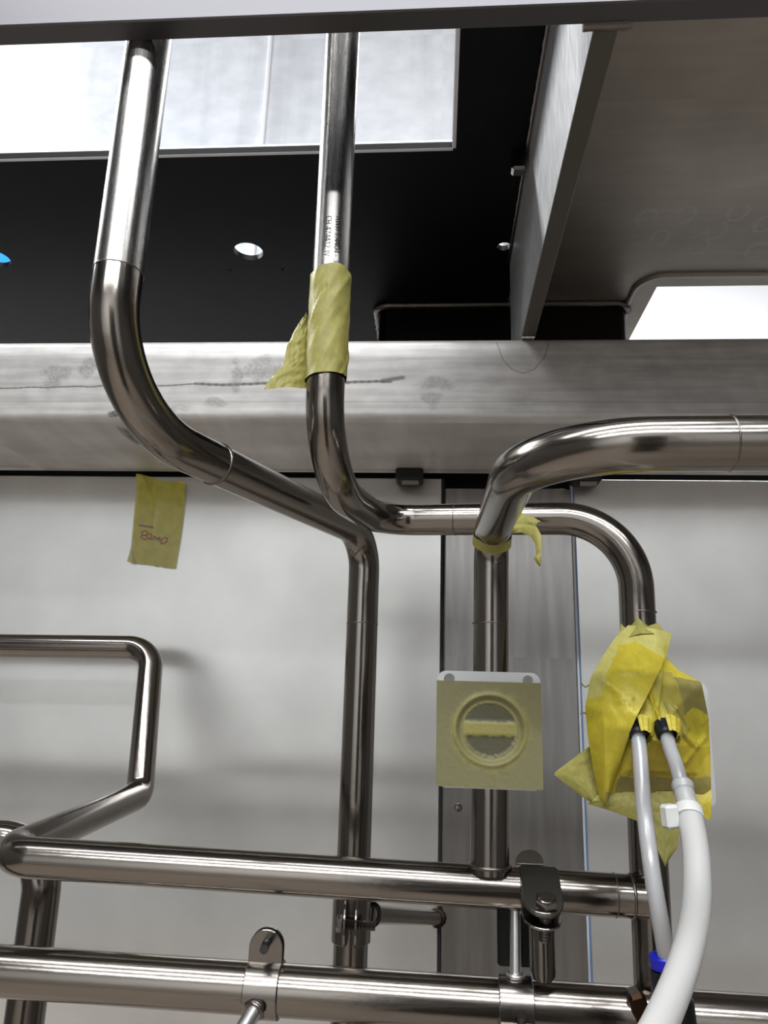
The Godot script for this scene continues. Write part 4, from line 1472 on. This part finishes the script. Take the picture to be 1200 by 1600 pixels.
	ruled(st, [Vector3(0.0851, 1.4310, -0.4320), Vector3(0.0866, 1.4190, -0.4330), Vector3(0.0895, 1.4026, -0.4340)], [Vector3(0.0841, 1.4303, -0.4320), Vector3(0.0651, 1.4149, -0.4380), Vector3(0.0810, 1.4030, -0.4360), Vector3(0.0868, 1.3998, -0.4350)], 10, Vector3(0, 0, 0.002), 0.0008, 24, 20)
	part("side_flap", st, M.tape, o)
	# skirt and tail below
	st = mb()
	ruled(st, [Vector3(0.0883, 1.4060, -0.4325), Vector3(0.0984, 1.4077, -0.4320), Vector3(0.1103, 1.4075, -0.4320), Vector3(0.1197, 1.4071, -0.4320)], [Vector3(0.0824, 1.4005, -0.4330), Vector3(0.0956, 1.3972, -0.4320), Vector3(0.1082, 1.3929, -0.4300), Vector3(0.1190, 1.3946, -0.4300)], 8, Vector3(0, 0, 0.002), 0.0010, 25, 26)
	part("skirt", st, M.tape, o)
	st = mb()
	ruled(st, [Vector3(0.1359, 1.4084, -0.4320), Vector3(0.1423, 1.4093, -0.4320), Vector3(0.1477, 1.4101, -0.4320)], [Vector3(0.1355, 1.3995, -0.4310), Vector3(0.1400, 1.3971, -0.4310), Vector3(0.1458, 1.3948, -0.4310)], 6, Vector3(0, 0, 0.001), 0.0008, 28, 10)
	part("corner_tag", st, M.tape_strong, o)
	st = mb()
	ruled(st, [Vector3(0.1154, 1.4084, -0.4310), Vector3(0.1161, 1.3884, -0.4280), Vector3(0.1165, 1.3793, -0.4270), Vector3(0.1191, 1.3728, -0.4260)], [Vector3(0.1316, 1.4090, -0.4310), Vector3(0.1286, 1.3889, -0.4280), Vector3(0.1264, 1.3812, -0.4270), Vector3(0.1193, 1.3722, -0.4260)], 8, Vector3(0, 0, 0.001), 0.0008, 26, 22)
	part("tail", st, M.tape, o)
	# the two fittings: dark mouth and a hood of tape over the upper side
	for q in [Vector3(0.1053, 1.4373, -0.4075), Vector3(0.1195, 1.4378, -0.4075)]:
		var ax := Vector3(0.02, -0.62, 0.78).normalized()
		st = mb()
		lathe(st, q - ax * 0.004, ax, [Vector2(0.0054, -0.004), Vector2(0.0052, 0.003), Vector2(0.0042, 0.0042), Vector2(0.0038, 0.0036)], 24)
		part("fitting_rim", st, M.navy, o)
		var U := ax.cross(Vector3(1, 0, 0)).normalized()
		var W := ax.cross(U)
		P = []
		for i in 7:
			var row := []
			for k in 25:
				var a := lerpf(0.22, 1.28, k / 24.0) * PI + PI * 0.75
				var rr := lerpf(0.0092, 0.0058, i / 6.0) + 0.0004 * sin(k * 2.3)
				row.append(q + (U * cos(a) + W * sin(a)) * rr + ax * (lerpf(-0.006, 0.0022, i / 6.0) + 0.0006 * sin(k * 1.7)))
			P.append(row)
		st = mb()
		lattice(st, P)
		part("hood", st, M.tape_strong, o)
	# stray threads
	st = mb()
	tube(st, smooth_path([Vector3(0.0857, 1.4633, -0.4320), Vector3(0.0830, 1.4621, -0.4310), Vector3(0.0805, 1.4645, -0.4300)], 5), 0.0004, 8)
	part("stray_thread", st, M.tape, o)
	st = mb()
	tube(st, smooth_path([Vector3(0.0843, 1.4453, -0.4320), Vector3(0.0825, 1.4480, -0.4310), Vector3(0.0798, 1.4475, -0.4300)], 5), 0.0004, 8)
	part("stray_thread", st, M.tape, o)

func _ready() -> void:
	var cam := Camera3D.new()
	cam.name = "camera"
	cam.position = Vector3(0, EYE, 0)
	cam.rotation_degrees = Vector3(14.5, 4.3, 1.68)
	cam.fov = 69.41
	cam.near = 0.01
	add_child(cam)
	cam.current = true
	var we := WorldEnvironment.new()
	we.name = "environment"
	var env := Environment.new()
	env.background_mode = Environment.BG_COLOR
	env.background_color = Color(0, 0, 0)
	env.tonemap_mode = Environment.TONE_MAPPER_LINEAR
	env.tonemap_exposure = 1.0
	env.sdfgi_enabled = true
	env.ssao_enabled = true
	env.ssil_enabled = true
	we.environment = env
	add_child(we)
	make_materials()
	build_hall()
	build_frame()
	build_cladding()
	build_pipes()
	build_valves()
	build_clamps()
	build_hoses()
	build_tape()
